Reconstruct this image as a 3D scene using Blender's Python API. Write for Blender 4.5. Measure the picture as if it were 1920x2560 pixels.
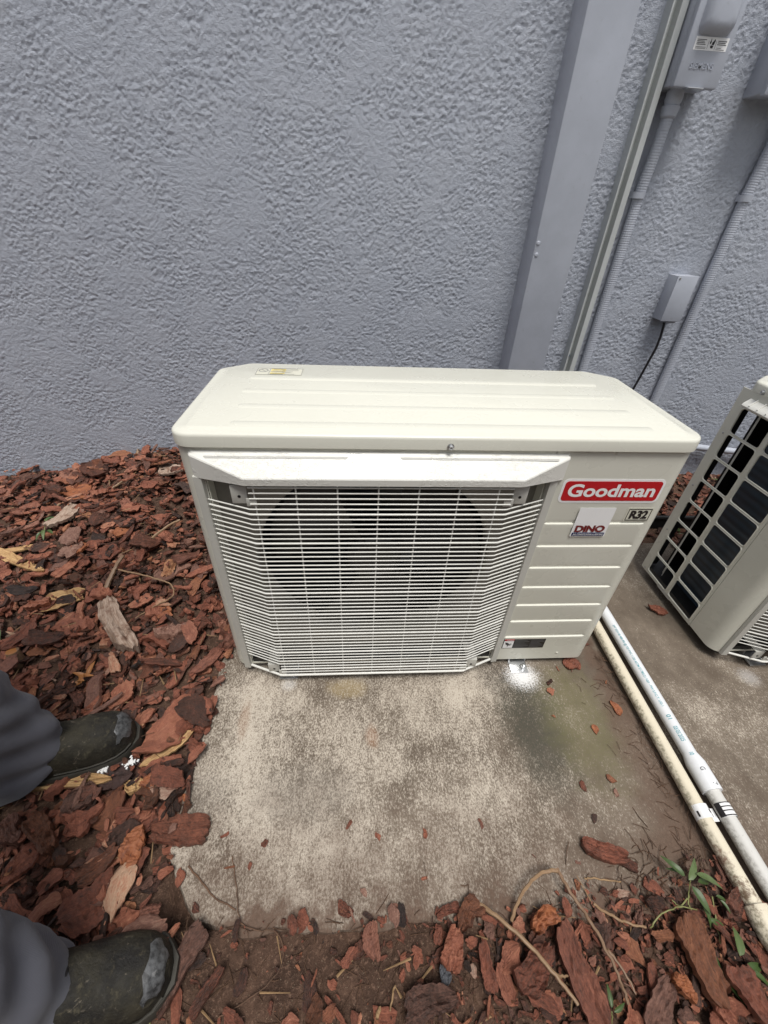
import bpy, bmesh, math, random
import numpy as np
from mathutils import Matrix, Vector

for _o in list(bpy.data.objects):
    bpy.data.objects.remove(_o, do_unlink=True)
scene = bpy.context.scene
COL = scene.collection
rnd = random.Random(7)
nr = np.random.default_rng(11)

# ------------------------------------------------------------------ camera
CAM = np.array([0.3153, -0.6356, 1.0067])
YAW, PITCH, ROLL, FPX = 0.0829, -0.6398, 0.0504, 1027.65      # focal length in pixels of a 1920 px wide frame


def cam_axes():
    cy, sy, cp, sp = math.cos(YAW), math.sin(YAW), math.cos(PITCH), math.sin(PITCH)
    fwd = np.array([sy * cp, cy * cp, sp]); right = np.array([cy, -sy, 0.0]); up = np.cross(right, fwd)
    c, s = math.cos(ROLL), math.sin(ROLL)
    return np.array([c * right + s * up, -s * right + c * up, fwd])


AX = cam_axes()
cam_data = bpy.data.cameras.new('camera')
cam = bpy.data.objects.new('camera', cam_data); COL.objects.link(cam)
m4 = Matrix.Identity(4)
for i in range(3):
    m4[i][0], m4[i][1], m4[i][2], m4[i][3] = AX[0][i], AX[1][i], -AX[2][i], CAM[i]
cam.matrix_world = m4
cam_data.sensor_fit = 'HORIZONTAL'; cam_data.sensor_width = 36.0
cam_data.lens = FPX / 1920 * 36.0
cam_data.clip_start = 0.01; cam_data.clip_end = 200
scene.camera = cam
scene.render.resolution_x, scene.render.resolution_y = 768, 1024

# ------------------------------------------------------------------ light
SUN_EL, SUN_AZ = 72.0, 172.0        # degrees; azimuth clockwise from +Y
world = bpy.data.worlds.new('World'); scene.world = world; world.use_nodes = True
wn, wl = world.node_tree.nodes, world.node_tree.links
wn.clear()
sky = wn.new('ShaderNodeTexSky'); sky.sky_type = 'NISHITA'; sky.sun_disc = False
sky.sun_elevation = math.radians(SUN_EL); sky.sun_rotation = math.radians(SUN_AZ)
sky.air_density = 1.0; sky.dust_density = 2.0
hs = wn.new('ShaderNodeHueSaturation'); hs.inputs['Saturation'].default_value = 0.22      # overcast: grey rather than blue
bg = wn.new('ShaderNodeBackground'); bg.inputs['Strength'].default_value = 0.07
wo = wn.new('ShaderNodeOutputWorld')
wl.new(sky.outputs[0], hs.inputs['Color']); wl.new(hs.outputs[0], bg.inputs[0]); wl.new(bg.outputs[0], wo.inputs[0])
sun_d = bpy.data.lights.new('sun', 'SUN'); sun_d.energy = 1.5; sun_d.angle = math.radians(22); sun_d.color = (1.0, 0.97, 0.92)
sun = bpy.data.objects.new('sun', sun_d); COL.objects.link(sun)
_el, _az = math.radians(SUN_EL), math.radians(SUN_AZ)
sdir = Vector((math.sin(_az) * math.cos(_el), math.cos(_az) * math.cos(_el), math.sin(_el)))
sun.rotation_euler = sdir.to_track_quat('Z', 'Y').to_euler(); sun.location = sdir * 5
vs = scene.view_settings
vs.view_transform = 'Standard'; vs.look = 'None'; vs.gamma = 1.0; vs.use_curve_mapping = False
vs.exposure = 1.12

# ------------------------------------------------------------------ pixel -> place


def _ray(x, y):
    return np.array([(x - 960) / FPX, -(y - 1280) / FPX, 1.0]) @ AX


def gp(x, y, z=0.0):
    """point on the level z seen at photo pixel (x, y)"""
    d = _ray(x, y); t = (z - CAM[2]) / d[2]; return CAM + t * d


def wp(x, y, Y):
    """point on the upright plane Y seen at photo pixel (x, y)"""
    d = _ray(x, y); t = (Y - CAM[1]) / d[1]; return CAM + t * d


WALL_Y = 0.90

# ------------------------------------------------------------------ noise helpers (numpy)


def vnoise(x, y, seed=0):
    x = np.asarray(x, float); y = np.asarray(y, float)
    r = np.random.default_rng(seed).random((256, 256))
    xi = np.floor(x).astype(int); yi = np.floor(y).astype(int)
    fx = x - xi; fy = y - yi
    fx = fx * fx * (3 - 2 * fx); fy = fy * fy * (3 - 2 * fy)
    a = r[xi & 255, yi & 255]; b = r[(xi + 1) & 255, yi & 255]; c = r[xi & 255, (yi + 1) & 255]; d = r[(xi + 1) & 255, (yi + 1) & 255]
    return (a * (1 - fx) + b * fx) * (1 - fy) + (c * (1 - fx) + d * fx) * fy


def fbm(x, y, seed=0, octv=4, gain=0.5):
    s = 0; a = 1; t = 0
    for o in range(octv):
        s = s + a * vnoise(x * 2 ** o + 17.3 * o, y * 2 ** o + 9.1 * o, seed + o); t += a; a *= gain
    return s / t


def sstep(a, b, x):
    t = np.clip((x - a) / (b - a), 0, 1); return t * t * (3 - 2 * t)

# ------------------------------------------------------------------ mesh helpers


ORIGIN = {}


def top_root(o):
    while o.parent: o = o.parent
    return o


def link_mesh(name, me, mat, parent=None, loc=None):
    o = bpy.data.objects.new(name, me); COL.objects.link(o)
    if mat is not None:
        me.materials.clear(); me.materials.append(mat)
    if parent is not None: o.parent = parent
    if loc is not None: o.location = loc
    return o


class MB:
    def __init__(self): self.v = []; self.f = []

    def add(self, vs, fs):
        n = len(self.v); self.v += [tuple(map(float, p)) for p in vs]; self.f += [tuple(i + n for i in f) for f in fs]; return self

    def box(self, x0, x1, y0, y1, z0, z1, ch=0.0):
        if ch <= 0:
            vs = [(x, y, z) for z in (z0, z1) for y in (y0, y1) for x in (x0, x1)]
            return self.add(vs, [(0, 2, 3, 1), (4, 5, 7, 6), (0, 1, 5, 4), (2, 6, 7, 3), (0, 4, 6, 2), (1, 3, 7, 5)])
        bm = bmesh.new(); bmesh.ops.create_cube(bm, size=1)
        for v in bm.verts:
            v.co = Vector(((x0 + x1) / 2 + v.co.x * (x1 - x0), (y0 + y1) / 2 + v.co.y * (y1 - y0), (z0 + z1) / 2 + v.co.z * (z1 - z0)))
        bmesh.ops.bevel(bm, geom=bm.edges[:], offset=ch, segments=2, profile=0.5, affect='EDGES')
        bm.verts.index_update()
        self.add([v.co for v in bm.verts], [tuple(v.index for v in f.verts) for f in bm.faces]); bm.free(); return self

    def tube(self, pts, r, n=8, caps=True):
        P = [Vector(tuple(map(float, p))) for p in pts]
        rr = r if hasattr(r, '__len__') else [r] * len(P)
        t0 = (P[1] - P[0]).normalized()
        up = Vector((0, 0, 1)) if abs(t0.z) < 0.9 else Vector((1, 0, 0))
        rings = []; nrm = (up - t0 * up.dot(t0)).normalized()
        for i, p in enumerate(P):
            a = P[max(i - 1, 0)]; b = P[min(i + 1, len(P) - 1)]
            t = (b - a).normalized(); nrm = (nrm - t * nrm.dot(t)).normalized(); bi = t.cross(nrm)
            rings.append([p + (nrm * math.cos(2 * math.pi * k / n) + bi * math.sin(2 * math.pi * k / n)) * rr[i] for k in range(n)])
        vs = [q for R in rings for q in R]; fs = []
        for i in range(len(P) - 1):
            for k in range(n):
                fs.append((i * n + k, i * n + (k + 1) % n, (i + 1) * n + (k + 1) % n, (i + 1) * n + k))
        if caps:
            fs.append(tuple(range(n - 1, -1, -1))); fs.append(tuple((len(P) - 1) * n + k for k in range(n)))
        return self.add(vs, fs)

    def lathe(self, prof, n=20, M=None):
        """prof: (r, h) along local z; M placement matrix"""
        vs = []; fs = []
        for r, h in prof:
            for k in range(n):
                a = 2 * math.pi * k / n; p = Vector((r * math.cos(a), r * math.sin(a), h)); vs.append(M @ p if M else p)
        for i in range(len(prof) - 1):
            for k in range(n): fs.append((i * n + k, i * n + (k + 1) % n, (i + 1) * n + (k + 1) % n, (i + 1) * n + k))
        fs.append(tuple(range(n - 1, -1, -1))); fs.append(tuple((len(prof) - 1) * n + k for k in range(n)))
        return self.add(vs, fs)

    def loops(self, loops, cap0=True, cap1=True, closed=True):
        n = len(loops[0]); vs = [p for L in loops for p in L]; fs = []
        for i in range(len(loops) - 1):
            for k in range(n if closed else n - 1):
                fs.append((i * n + k, i * n + (k + 1) % n, (i + 1) * n + (k + 1) % n, (i + 1) * n + k))
        if cap0: fs.append(tuple(range(n - 1, -1, -1)))
        if cap1: fs.append(tuple((len(loops) - 1) * n + k for k in range(n)))
        return self.add(vs, fs)

    def grid(self, P):
        """P: array (a, b, 3)"""
        a, b = P.shape[:2]
        fs = [(i * b + j, i * b + j + 1, (i + 1) * b + j + 1, (i + 1) * b + j) for i in range(a - 1) for j in range(b - 1)]
        return self.add(P.reshape(-1, 3), fs)

    def build(self, name, mat, parent=None, smooth=35, origin=None, fix=True):
        if parent is not None: og = ORIGIN[top_root(parent).name]
        else: og = np.zeros(3) if origin is None else np.asarray(origin, float)
        me = bpy.data.meshes.new(name)
        me.from_pydata([(x - og[0], y - og[1], z - og[2]) for x, y, z in self.v], [], self.f)
        if fix:
            bm = bmesh.new(); bm.from_mesh(me); bmesh.ops.recalc_face_normals(bm, faces=bm.faces); bm.to_mesh(me); bm.free()
        if smooth:
            me.polygons.foreach_set('use_smooth', [True] * len(me.polygons)); me.set_sharp_from_angle(angle=math.radians(smooth))
        me.update()
        o = link_mesh(name, me, mat, parent)
        if parent is None:
            o.location = tuple(og); ORIGIN[o.name] = og
        return o


def thing(name, label, cat, loc, group=None):
    o = bpy.data.objects.new(name, None); COL.objects.link(o); o.location = tuple(map(float, loc)); o.empty_display_size = 0.05
    ORIGIN[o.name] = np.asarray(loc, float); return tag(o, label, cat, group)


def tag(o, label, cat, group=None):
    o['label'] = label; o['category'] = cat
    if group: o['group'] = group
    return o


def struct(o): o['kind'] = 'structure'; return o


def stuff(o, label=None):
    o['kind'] = 'stuff'
    if label: o['label'] = label
    return o


def big_mesh(name, verts, quads, mat, smooth=True, attrs=None, parent=None):
    me = bpy.data.meshes.new(name)
    verts = np.asarray(verts, np.float32); quads = np.asarray(quads, np.int32)
    k = quads.shape[1]
    me.vertices.add(len(verts)); me.vertices.foreach_set('co', verts.ravel())
    me.loops.add(quads.size); me.loops.foreach_set('vertex_index', quads.ravel())
    me.polygons.add(len(quads)); me.polygons.foreach_set('loop_start', np.arange(0, quads.size, k, dtype=np.int32))
    me.polygons.foreach_set('use_smooth', np.full(len(quads), smooth))
    for an, ty, data in attrs or []:
        a = me.attributes.new(an, ty, 'POINT')
        a.data.foreach_set('value' if ty == 'FLOAT' else 'vector', np.asarray(data, np.float32).ravel())
    me.update(calc_edges=True)
    return link_mesh(name, me, mat, parent)


def grid_quads(a, b):
    i = np.arange(a * b).reshape(a, b)
    return np.stack([i[:-1, :-1], i[:-1, 1:], i[1:, 1:], i[1:, :-1]], -1).reshape(-1, 4)


_text_cache = {}


def text_geo(body, offset=0.0, align_spacing=1.0, res=4):
    key = (body, offset, align_spacing)
    if key in _text_cache: return _text_cache[key]
    cu = bpy.data.curves.new('t', 'FONT'); cu.body = body; cu.offset = offset; cu.resolution_u = res; cu.space_character = align_spacing
    o = bpy.data.objects.new('t', cu); COL.objects.link(o)
    dg = bpy.context.evaluated_depsgraph_get(); dg.update()
    me = bpy.data.meshes.new_from_object(o.evaluated_get(dg))
    V = np.array([v.co[:] for v in me.vertices]); F = [tuple(p.vertices) for p in me.polygons]
    bpy.data.objects.remove(o); bpy.data.meshes.remove(me); bpy.data.curves.remove(cu)
    lo, hi = V.min(0), V.max(0); V2 = (V[:, :2] - lo[:2]) / (hi[:2] - lo[:2])
    _text_cache[key] = (V2, F, (hi - lo)[:2]); return _text_cache[key]


def put_text(mb, body, o, u, v, offset=0.0, spacing=1.0):
    """text box with corner o, width vector u, height vector v"""
    V, F, _ = text_geo(body, offset, spacing)
    o, u, v = map(np.asarray, (o, u, v))
    return mb.add(o + V[:, :1] * u + V[:, 1:2] * v, F)

# ------------------------------------------------------------------ materials


class NT:
    def __init__(self, name, rough=0.5, spec=0.5, metal=0.0):
        self.m = bpy.data.materials.new(name); self.m.use_nodes = True
        self.n = self.m.node_tree.nodes; self.l = self.m.node_tree.links
        self.b = self.n['Principled BSDF']; self.b.inputs['Roughness'].default_value = rough
        self.b.inputs['Specular IOR Level'].default_value = spec; self.b.inputs['Metallic'].default_value = metal
        self._co = None

    def node(self, t, **k):
        nd = self.n.new(t)
        for a, b in k.items(): setattr(nd, a, b)
        return nd

    def put(self, sock, val):
        if hasattr(val, 'links') or hasattr(val, 'is_output'): self.l.new(val, sock)
        else: sock.default_value = val

    def obj(self):
        if self._co is None: self._co = self.node('ShaderNodeTexCoord').outputs['Object']
        return self._co

    def world(self):
        return self.node('ShaderNodeNewGeometry').outputs['Position']

    def mapping(self, co, scale=(1, 1, 1), loc=(0, 0, 0), rot=(0, 0, 0)):
        m = self.node('ShaderNodeMapping'); self.l.new(co, m.inputs[0])
        m.inputs['Scale'].default_value = scale; m.inputs['Location'].default_value = loc; m.inputs['Rotation'].default_value = rot
        return m.outputs[0]

    def noise(self, co, scale, detail=4, rough=0.55, dist=0.0):
        t = self.node('ShaderNodeTexNoise'); self.l.new(co, t.inputs['Vector'])
        t.inputs['Scale'].default_value = scale; t.inputs['Detail'].default_value = detail; t.inputs['Roughness'].default_value = rough
        t.inputs['Distortion'].default_value = dist; return t.outputs['Fac']

    def voronoi(self, co, scale, feature='F1'):
        t = self.node('ShaderNodeTexVoronoi'); t.feature = feature; self.l.new(co, t.inputs['Vector']); t.inputs['Scale'].default_value = scale
        return t.outputs['Distance']

    def ramp(self, fac, stops, interp='LINEAR'):
        r = self.node('ShaderNodeValToRGB'); r.color_ramp.interpolation = interp
        e = r.color_ramp.elements
        while len(e) < len(stops): e.new(0.5)
        for i, (p, c) in enumerate(stops):
            e[i].position = p; e[i].color = (*c, 1) if len(c) == 3 else c
        self.l.new(fac, r.inputs[0]); return r.outputs[0]

    def rng(self, x, a, b, c=0.0, d=1.0, smooth=True):
        r = self.node('ShaderNodeMapRange'); r.interpolation_type = 'SMOOTHSTEP' if smooth else 'LINEAR'
        self.put(r.inputs[0], x)
        for i, q in enumerate((a, b, c, d)): r.inputs[1 + i].default_value = q
        return r.outputs[0]

    def math(self, op, a, b=0.0):
        r = self.node('ShaderNodeMath', operation=op); self.put(r.inputs[0], a); self.put(r.inputs[1], b); return r.outputs[0]

    def mix(self, fac, a, b, blend='MIX'):
        r = self.node('ShaderNodeMix', data_type='RGBA', blend_type=blend)
        self.put(r.inputs[0], fac)
        for s, q in ((r.inputs[6], a), (r.inputs[7], b)):
            if isinstance(q, tuple): s.default_value = (*q, 1) if len(q) == 3 else q
            else: self.l.new(q, s)
        return r.outputs[2]

    def dist(self, co, p):
        r = self.node('ShaderNodeVectorMath', operation='DISTANCE'); self.l.new(co, r.inputs[0]); r.inputs[1].default_value = p; return r.outputs['Value']

    def base(self, c):
        s = self.b.inputs['Base Color']
        if isinstance(c, tuple): s.default_value = (*c, 1)
        else: self.l.new(c, s)
        return self

    def rough(self, r): self.put(self.b.inputs['Roughness'], r); return self

    def bump(self, h, strength=0.3, dist=0.002):
        b = self.node('ShaderNodeBump'); b.inputs['Strength'].default_value = strength; b.inputs['Distance'].default_value = dist
        self.l.new(h, b.inputs['Height']); self.l.new(b.outputs[0], self.b.inputs['Normal']); return self


def paint(name, col, rough=0.38, var=0.08, dirt=None, bump=0.0, metal=0.0, scale=9, spec=0.5):
    t = NT(name, rough, spec, metal); co = t.obj()
    n = t.noise(co, scale, 5, 0.6)
    c = t.mix(t.rng(n, 0.3, 0.7), tuple(q * (1 - var) for q in col), tuple(min(1, q * (1 + var * .5)) for q in col))
    if dirt:
        d = t.noise(co, 60, 6, 0.7); c = t.mix(t.rng(d, 0.58, 0.75, 0, dirt[1]), c, dirt[0])
    t.base(c); t.rough(t.rng(t.noise(co, 12, 3), 0.3, 0.7, rough * .94, rough * 1.06))
    if bump: t.bump(t.noise(co, 700, 2), bump, 0.0006)
    return t.m


M = {}
M['cream'] = paint('cream_painted_steel', (0.650, 0.645, 0.568), 0.28, 0.015)
M['plastic'] = paint('white_plastic', (0.69, 0.685, 0.645), 0.34, 0.03, ((0.5, 0.47, 0.4), 0.15), bump=0.05)
M['strip'] = paint('grey_cream_plastic', (0.50, 0.495, 0.455), 0.42, 0.05, ((0.38, 0.35, 0.3), 0.3), bump=0.1)
M['wire'] = paint('white_coated_wire', (0.66, 0.655, 0.615), 0.36, 0.04, ((0.45, 0.42, 0.36), 0.35))
M['inner'] = paint('inner_steel', (0.20, 0.19, 0.165), 0.45, 0.1)
M['dark'] = paint('black_plastic', (0.006, 0.006, 0.0065), 0.5, 0.2)
M['blade'] = paint('fan_grey', (0.012, 0.012, 0.013), 0.45, 0.2)
M['zinc'] = paint('zinc_steel', (0.55, 0.56, 0.57), 0.32, 0.15, metal=0.9)
M['white'] = paint('white_vinyl', (0.80, 0.80, 0.80), 0.3, 0.02)
M['red'] = paint('red_vinyl', (0.47, 0.012, 0.018), 0.28, 0.05)
M['navy'] = paint('navy_print', (0.02, 0.03, 0.10), 0.4, 0.1)
M['darkred'] = paint('dark_red_print', (0.16, 0.01, 0.012), 0.4, 0.1)
M['black'] = paint('black_print', (0.015, 0.013, 0.014), 0.4, 0.1)
M['yellow'] = paint('yellow_print', (0.72, 0.58, 0.16), 0.4, 0.05)
M['greyprint'] = paint('grey_print', (0.26, 0.26, 0.25), 0.5, 0.05)
M['faint'] = paint('faint_print', (0.07, 0.068, 0.068), 0.5, 0.2)
M['clear'] = paint('cream_label', (0.63, 0.62, 0.52), 0.22, 0.01)
M['teal'] = paint('teal_ink', (0.05, 0.30, 0.36), 0.5, 0.2)
M['boxgrey'] = paint('grey_wall_paint_on_metal', (0.41, 0.435, 0.495), 0.42, 0.08, ((0.2, 0.19, 0.17), 0.3), bump=0.25)
M['channel'] = paint('grey_steel_channel', (0.49, 0.51, 0.505), 0.4, 0.08, bump=0.1)
M['rubber'] = paint('black_cable', (0.012, 0.012, 0.014), 0.45, 0.2)
M['needle'] = paint('dry_root', (0.11, 0.06, 0.035), 0.8, 0.4, scale=30)
M['straw'] = paint('dry_straw', (0.27, 0.17, 0.085), 0.75, 0.3, scale=40)
M['flake'] = paint('white_flake', (0.78, 0.78, 0.77), 0.8, 0.08)


def mat_coil():
    t = NT('blue_black_coil', 0.38, 0.6); co = t.obj()
    w = t.node('ShaderNodeTexWave', wave_type='BANDS', bands_direction='Z'); t.l.new(co, w.inputs['Vector'])
    w.inputs['Scale'].default_value = 14; w.inputs['Distortion'].default_value = 1.2
    t.base(t.mix(w.outputs['Fac'], (0.009, 0.017, 0.027), (0.022, 0.040, 0.060)))
    return t.m


M['coil'] = mat_coil()


def mat_hood():
    t = NT('wet_white_plastic', 0.34, 0.5); co = t.world()
    n = t.noise(co, 12, 5); t.base(t.mix(n, (0.66, 0.655, 0.61), (0.71, 0.705, 0.665)))
    n1 = t.noise(t.mapping(co, (1, 1.6, 1.6)), 75, 3, 0.6, 1.2)
    patch = t.rng(t.noise(co, 9, 2), 0.47, 0.56)
    drop = t.math('MULTIPLY', t.rng(n1, 0.50, 0.54), patch)
    t.rough(t.rng(drop, 0, 1, 0.36, 0.08)); t.bump(drop, 0.5, 0.0012); return t.m


M['hood'] = mat_hood()


def mat_stucco():
    t = NT('grey_blue_stucco_paint', 0.55, 0.35); co = t.world()
    big = t.noise(co, 2.2, 4); mid = t.noise(co, 14, 5, 0.6)
    c = t.mix(big, (0.368, 0.396, 0.458), (0.415, 0.442, 0.505))
    c = t.mix(t.rng(mid, 0.35, 0.7, 0, 0.30), c, (0.45, 0.472, 0.525))
    grime = t.noise(co, 5.5, 6, 0.7)
    c = t.mix(t.rng(grime, 0.58, 0.78, 0, 0.28), c, (0.34, 0.335, 0.325))
    t.base(c)
    h = t.math('ADD', t.noise(co, 420, 3, 0.65), t.math('MULTIPLY', t.noise(t.mapping(co, (1, 1, 1.7)), 190, 4, 0.7, 0.8), 1.2))
    t.bump(h, 0.75, 0.0026); return t.m


M['stucco'] = mat_stucco()


def mat_concrete():
    t = NT('weathered_concrete', 0.82, 0.3); co = t.world()
    flat = t.mapping(co, (1, 1, 0.0))
    brush = t.mapping(co, (1.0, 0.45, 0))
    big = t.noise(flat, 2.4, 5, 0.62, 0.4); mid = t.noise(t.mapping(flat, (1, 0.75, 0), (3.1, 1.7, 0)), 8, 6, 0.66)
    sp1 = t.noise(t.mapping(co, (1.0, 0.62, 0)), 300, 4, 0.72); sp2 = t.noise(brush, 95, 4, 0.65, 0.4); sp3 = t.noise(flat, 640, 2, 0.6)
    sx = t.node('ShaderNodeSeparateXYZ'); t.l.new(co, sx.inputs[0]); X, Y = sx.outputs[0], sx.outputs[1]
    dens = t.math('ADD', t.math('MULTIPLY', t.rng(big, 0.30, 0.70, 0, 1, False), 0.55), t.math('MULTIPLY', t.rng(mid, 0.30, 0.70, 0, 1, False), 0.45))
    # the weathered left part of the pad is paler, the ground near the pipes and beyond darker
    dens = t.math('ADD', dens, t.rng(X, 0.40, 1.05, 0.07, -0.36))
    spk = t.math('ADD', t.math('MULTIPLY', sp1, 0.72), t.math('MULTIPLY', sp2, 0.28))
    thr = t.math('SUBTRACT', 0.675, t.math('MULTIPLY', dens, 0.30))
    lightm = t.rng(t.math('SUBTRACT', spk, thr), -0.095, 0.115)
    darkc = t.mix(t.rng(mid, 0.3, 0.7), (0.100, 0.077, 0.057), (0.180, 0.146, 0.113))
    pale = t.mix(t.rng(sp3, 0.35, 0.65), (0.355, 0.308, 0.25), (0.57, 0.51, 0.43))
    c = t.mix(lightm, darkc, pale)
    pits = t.rng(t.noise(flat, 190, 3, 0.6), 0.63, 0.70); c = t.mix(t.math('MULTIPLY', pits, 0.75), c, (0.055, 0.045, 0.037))

    def patch(px, z, r, col, amt, seed, stretch=(1, 1, 0), soft=0.5, nz=0.7):
        p = gp(*px, z)
        cc = t.mapping(co, stretch, (0, 0, 0))
        d = t.dist(cc, (p[0] * stretch[0], p[1] * stretch[1], 0))
        d = t.math('ADD', d, t.math('MULTIPLY', t.math('SUBTRACT', t.noise(t.mapping(flat, (1, 1, 0), (seed, seed * .7, 0)), 28, 5, 0.65), 0.5), r * nz * 2))
        k = t.math('MULTIPLY', t.rng(d, r * (1 - soft), r * (1 + soft), amt, 0.0), t.rng(spk, 0.38, 0.62, 1.0, 0.45))
        return k, col
    stains = [patch((1330, 1790), 0, 0.075, (0.045, 0.047, 0.035), 0.85, 3.3, (1, .62, 0)),
              patch((1380, 1900), 0, 0.06, (0.06, 0.055, 0.042), 0.6, 5.3, (1, .7, 0)),
              patch((1450, 1800), 0, 0.085, (0.135, 0.125, 0.060), 0.7, 1.9, (1, .6, 0)),
              patch((1240, 1690), 0, 0.05, (0.07, 0.06, 0.05), 0.6, 9.1),
              patch((870, 1720), 0, 0.045, (0.33, 0.25, 0.12), 0.55, 2.2, (1, 1.8, 0)),
              patch((610, 1800), 0, 0.022, (0.22, 0.11, 0.055), 0.45, 7.7, (1.8, .5, 0)),
              patch((930, 1840), 0, 0.018, (0.25, 0.12, 0.06), 0.5, 4.7, (1.3, .7, 0)),
              patch((770, 1985), 0, 0.075, (0.135, 0.115, 0.095), 0.65, 6.1, (.75, 1.3, 0)),
              patch((480, 1990), 0, 0.06, (0.15, 0.13, 0.11), 0.5, 8.1, (.75, 1.3, 0))]
    for k, col in stains: c = t.mix(k, c, col)
    # soil washed over the front edge and along the joint between the slabs
    dn = t.math('MULTIPLY', t.math('SUBTRACT', t.noise(flat, 16, 6, 0.68), 0.5), 0.26)
    soil = t.mix(t.noise(flat, 160, 4, 0.7), (0.050, 0.030, 0.020), (0.150, 0.095, 0.068))
    front = t.math('MAXIMUM', t.rng(t.math('ADD', Y, dn), -0.505, -0.42, 1.0, 0.0), t.rng(t.math('ADD', Y, t.math('MULTIPLY', dn, 1.6)), -0.52, -0.24, 0.62, 0.0))
    c = t.mix(t.math('MULTIPLY', front, 0.95), c, soil)
    jw = t.rng(Y, -0.45, 0.2, 0.105, 0.018)
    jd = t.math('ABSOLUTE', t.math('SUBTRACT', X, 0.995))
    joint = t.rng(t.math('DIVIDE', t.math('ADD', jd, t.math('MULTIPLY', dn, 0.45)), jw), 0.25, 1.15, 0.72, 0.0)
    c = t.mix(joint, c, soil)
    # white drilling dust by the bolted feet
    for (px, r, amt, sd) in (((1305, 1690), 0.044, 0.78, 2.9), ((722, 1712), 0.020, 0.25, 1.1), ((1875, 1690), 0.030, 0.22, 4.2)):
        p = gp(*px, 0)
        d = t.math('ADD', t.dist(t.mapping(co, (1, 1.15, 0)), (p[0], p[1] * 1.15, 0)), t.math('MULTIPLY', t.math('SUBTRACT', t.noise(flat, 240, 4, 0.85), 0.5), r * 3.6))
        c = t.mix(t.rng(d, r * 0.35, r * 1.25, amt, 0.0), c, (0.82, 0.82, 0.82))
    t.base(c)
    h = t.math('ADD', spk, t.math('MULTIPLY', pits, -0.6)); t.bump(h, 0.35, 0.003); return t.m


M['concrete'] = mat_concrete()


def mat_soil():
    t = NT('dark_garden_soil', 0.85, 0.25); co = t.world()
    a = t.noise(co, 18, 6, 0.7); b = t.noise(co, 170, 5, 0.7)
    c = t.mix(t.rng(a, 0.3, 0.7), (0.050, 0.028, 0.019), (0.115, 0.066, 0.045))
    c = t.mix(t.rng(b, 0.50, 0.72, 0, 0.8), c, (0.23, 0.140, 0.098))
    c = t.mix(t.rng(t.noise(co, 420, 2), 0.66, 0.74, 0, 0.7), c, (0.34, 0.27, 0.19))
    t.base(c); t.bump(t.math('ADD', a, b), 0.9, 0.008); return t.m


M['soil'] = mat_soil()


def mat_bark():
    t = NT('wet_red_bark', 0.58, 0.45)
    tint = t.node('ShaderNodeAttribute', attribute_name='tint').outputs['Fac']; hue = t.node('ShaderNodeAttribute', attribute_name='hue').outputs['Fac']
    uv = t.node('ShaderNodeAttribute', attribute_name='grain').outputs['Vector']
    gr = t.noise(t.mapping(uv, (34, 420, 34)), 1.0, 6, 0.75, 0.5); bl = t.noise(uv, 60, 5, 0.7); fine = t.noise(t.mapping(uv, (260, 620, 300)), 1.0, 4, 0.75)
    f = t.math('ADD', tint, t.math('ADD', t.math('MULTIPLY', t.math('SUBTRACT', gr, 0.5), 0.62), t.math('ADD', t.math('MULTIPLY', t.math('SUBTRACT', bl, 0.5), 0.62), t.math('MULTIPLY', t.math('SUBTRACT', fine, 0.5), 0.70))))
    red = t.ramp(f, [(0.0, (0.020, 0.011, 0.008)), (0.22, (0.072, 0.030, 0.019)), (0.45, (0.188, 0.062, 0.037)), (0.66, (0.305, 0.112, 0.066)), (0.84, (0.40, 0.185, 0.11)), (1.0, (0.47, 0.30, 0.20))])
    gry = t.ramp(f, [(0.0, (0.016, 0.011, 0.010)), (0.3, (0.066, 0.040, 0.031)), (0.6, (0.165, 0.105, 0.083)), (0.85, (0.32, 0.235, 0.190)), (1.0, (0.42, 0.35, 0.29))])
    org = t.ramp(f, [(0.0, (0.03, 0.014, 0.008)), (0.3, (0.115, 0.045, 0.020)), (0.6, (0.26, 0.115, 0.050)), (0.85, (0.36, 0.19, 0.085)), (1.0, (0.42, 0.26, 0.14))])
    c = t.mix(t.rng(hue, 0.06, 0.30, 0.35, 1.0), gry, red); c = t.mix(t.rng(hue, 0.84, 0.96, 0, 0.55), c, org)
    t.base(c); t.rough(t.rng(bl, 0.3, 0.7, 0.40, 0.75))
    h = t.math('ADD', gr, t.math('ADD', t.math('MULTIPLY', fine, 0.5), t.math('MULTIPLY', bl, 0.6))); t.bump(h, 0.9, 0.004); return t.m


M['bark'] = mat_bark()


def mat_wood(name, a, b, c2, rough=0.7):
    t = NT(name, rough, 0.35); uv = t.node('ShaderNodeAttribute', attribute_name='grain').outputs['Vector']
    gr = t.noise(t.mapping(uv, (22, 380, 22)), 1, 6, 0.75, 0.5); bl = t.noise(uv, 42, 5, 0.7)
    c = t.mix(t.rng(gr, 0.35, 0.65), a, b); c = t.mix(t.rng(bl, 0.48, 0.68, 0, 0.85), c, c2)
    t.base(c); t.bump(gr, 0.6, 0.003); return t.m


M['palewood'] = mat_wood('grey_pale_wood', (0.27, 0.185, 0.135), (0.43, 0.335, 0.27), (0.16, 0.085, 0.055))
M['tanwood'] = mat_wood('tan_split_wood', (0.33, 0.19, 0.085), (0.52, 0.34, 0.16), (0.24, 0.12, 0.055))
M['purplebark'] = mat_wood('dark_purple_bark', (0.040, 0.023, 0.021), (0.070, 0.040, 0.034), (0.03, 0.02, 0.018))
M['charcoal'] = mat_wood('blue_grey_bark', (0.045, 0.048, 0.055), (0.085, 0.088, 0.098), (0.05, 0.035, 0.03))
M['orangebark'] = mat_wood('orange_bark', (0.22, 0.075, 0.035), (0.33, 0.125, 0.055), (0.12, 0.045, 0.03), 0.6)


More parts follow.
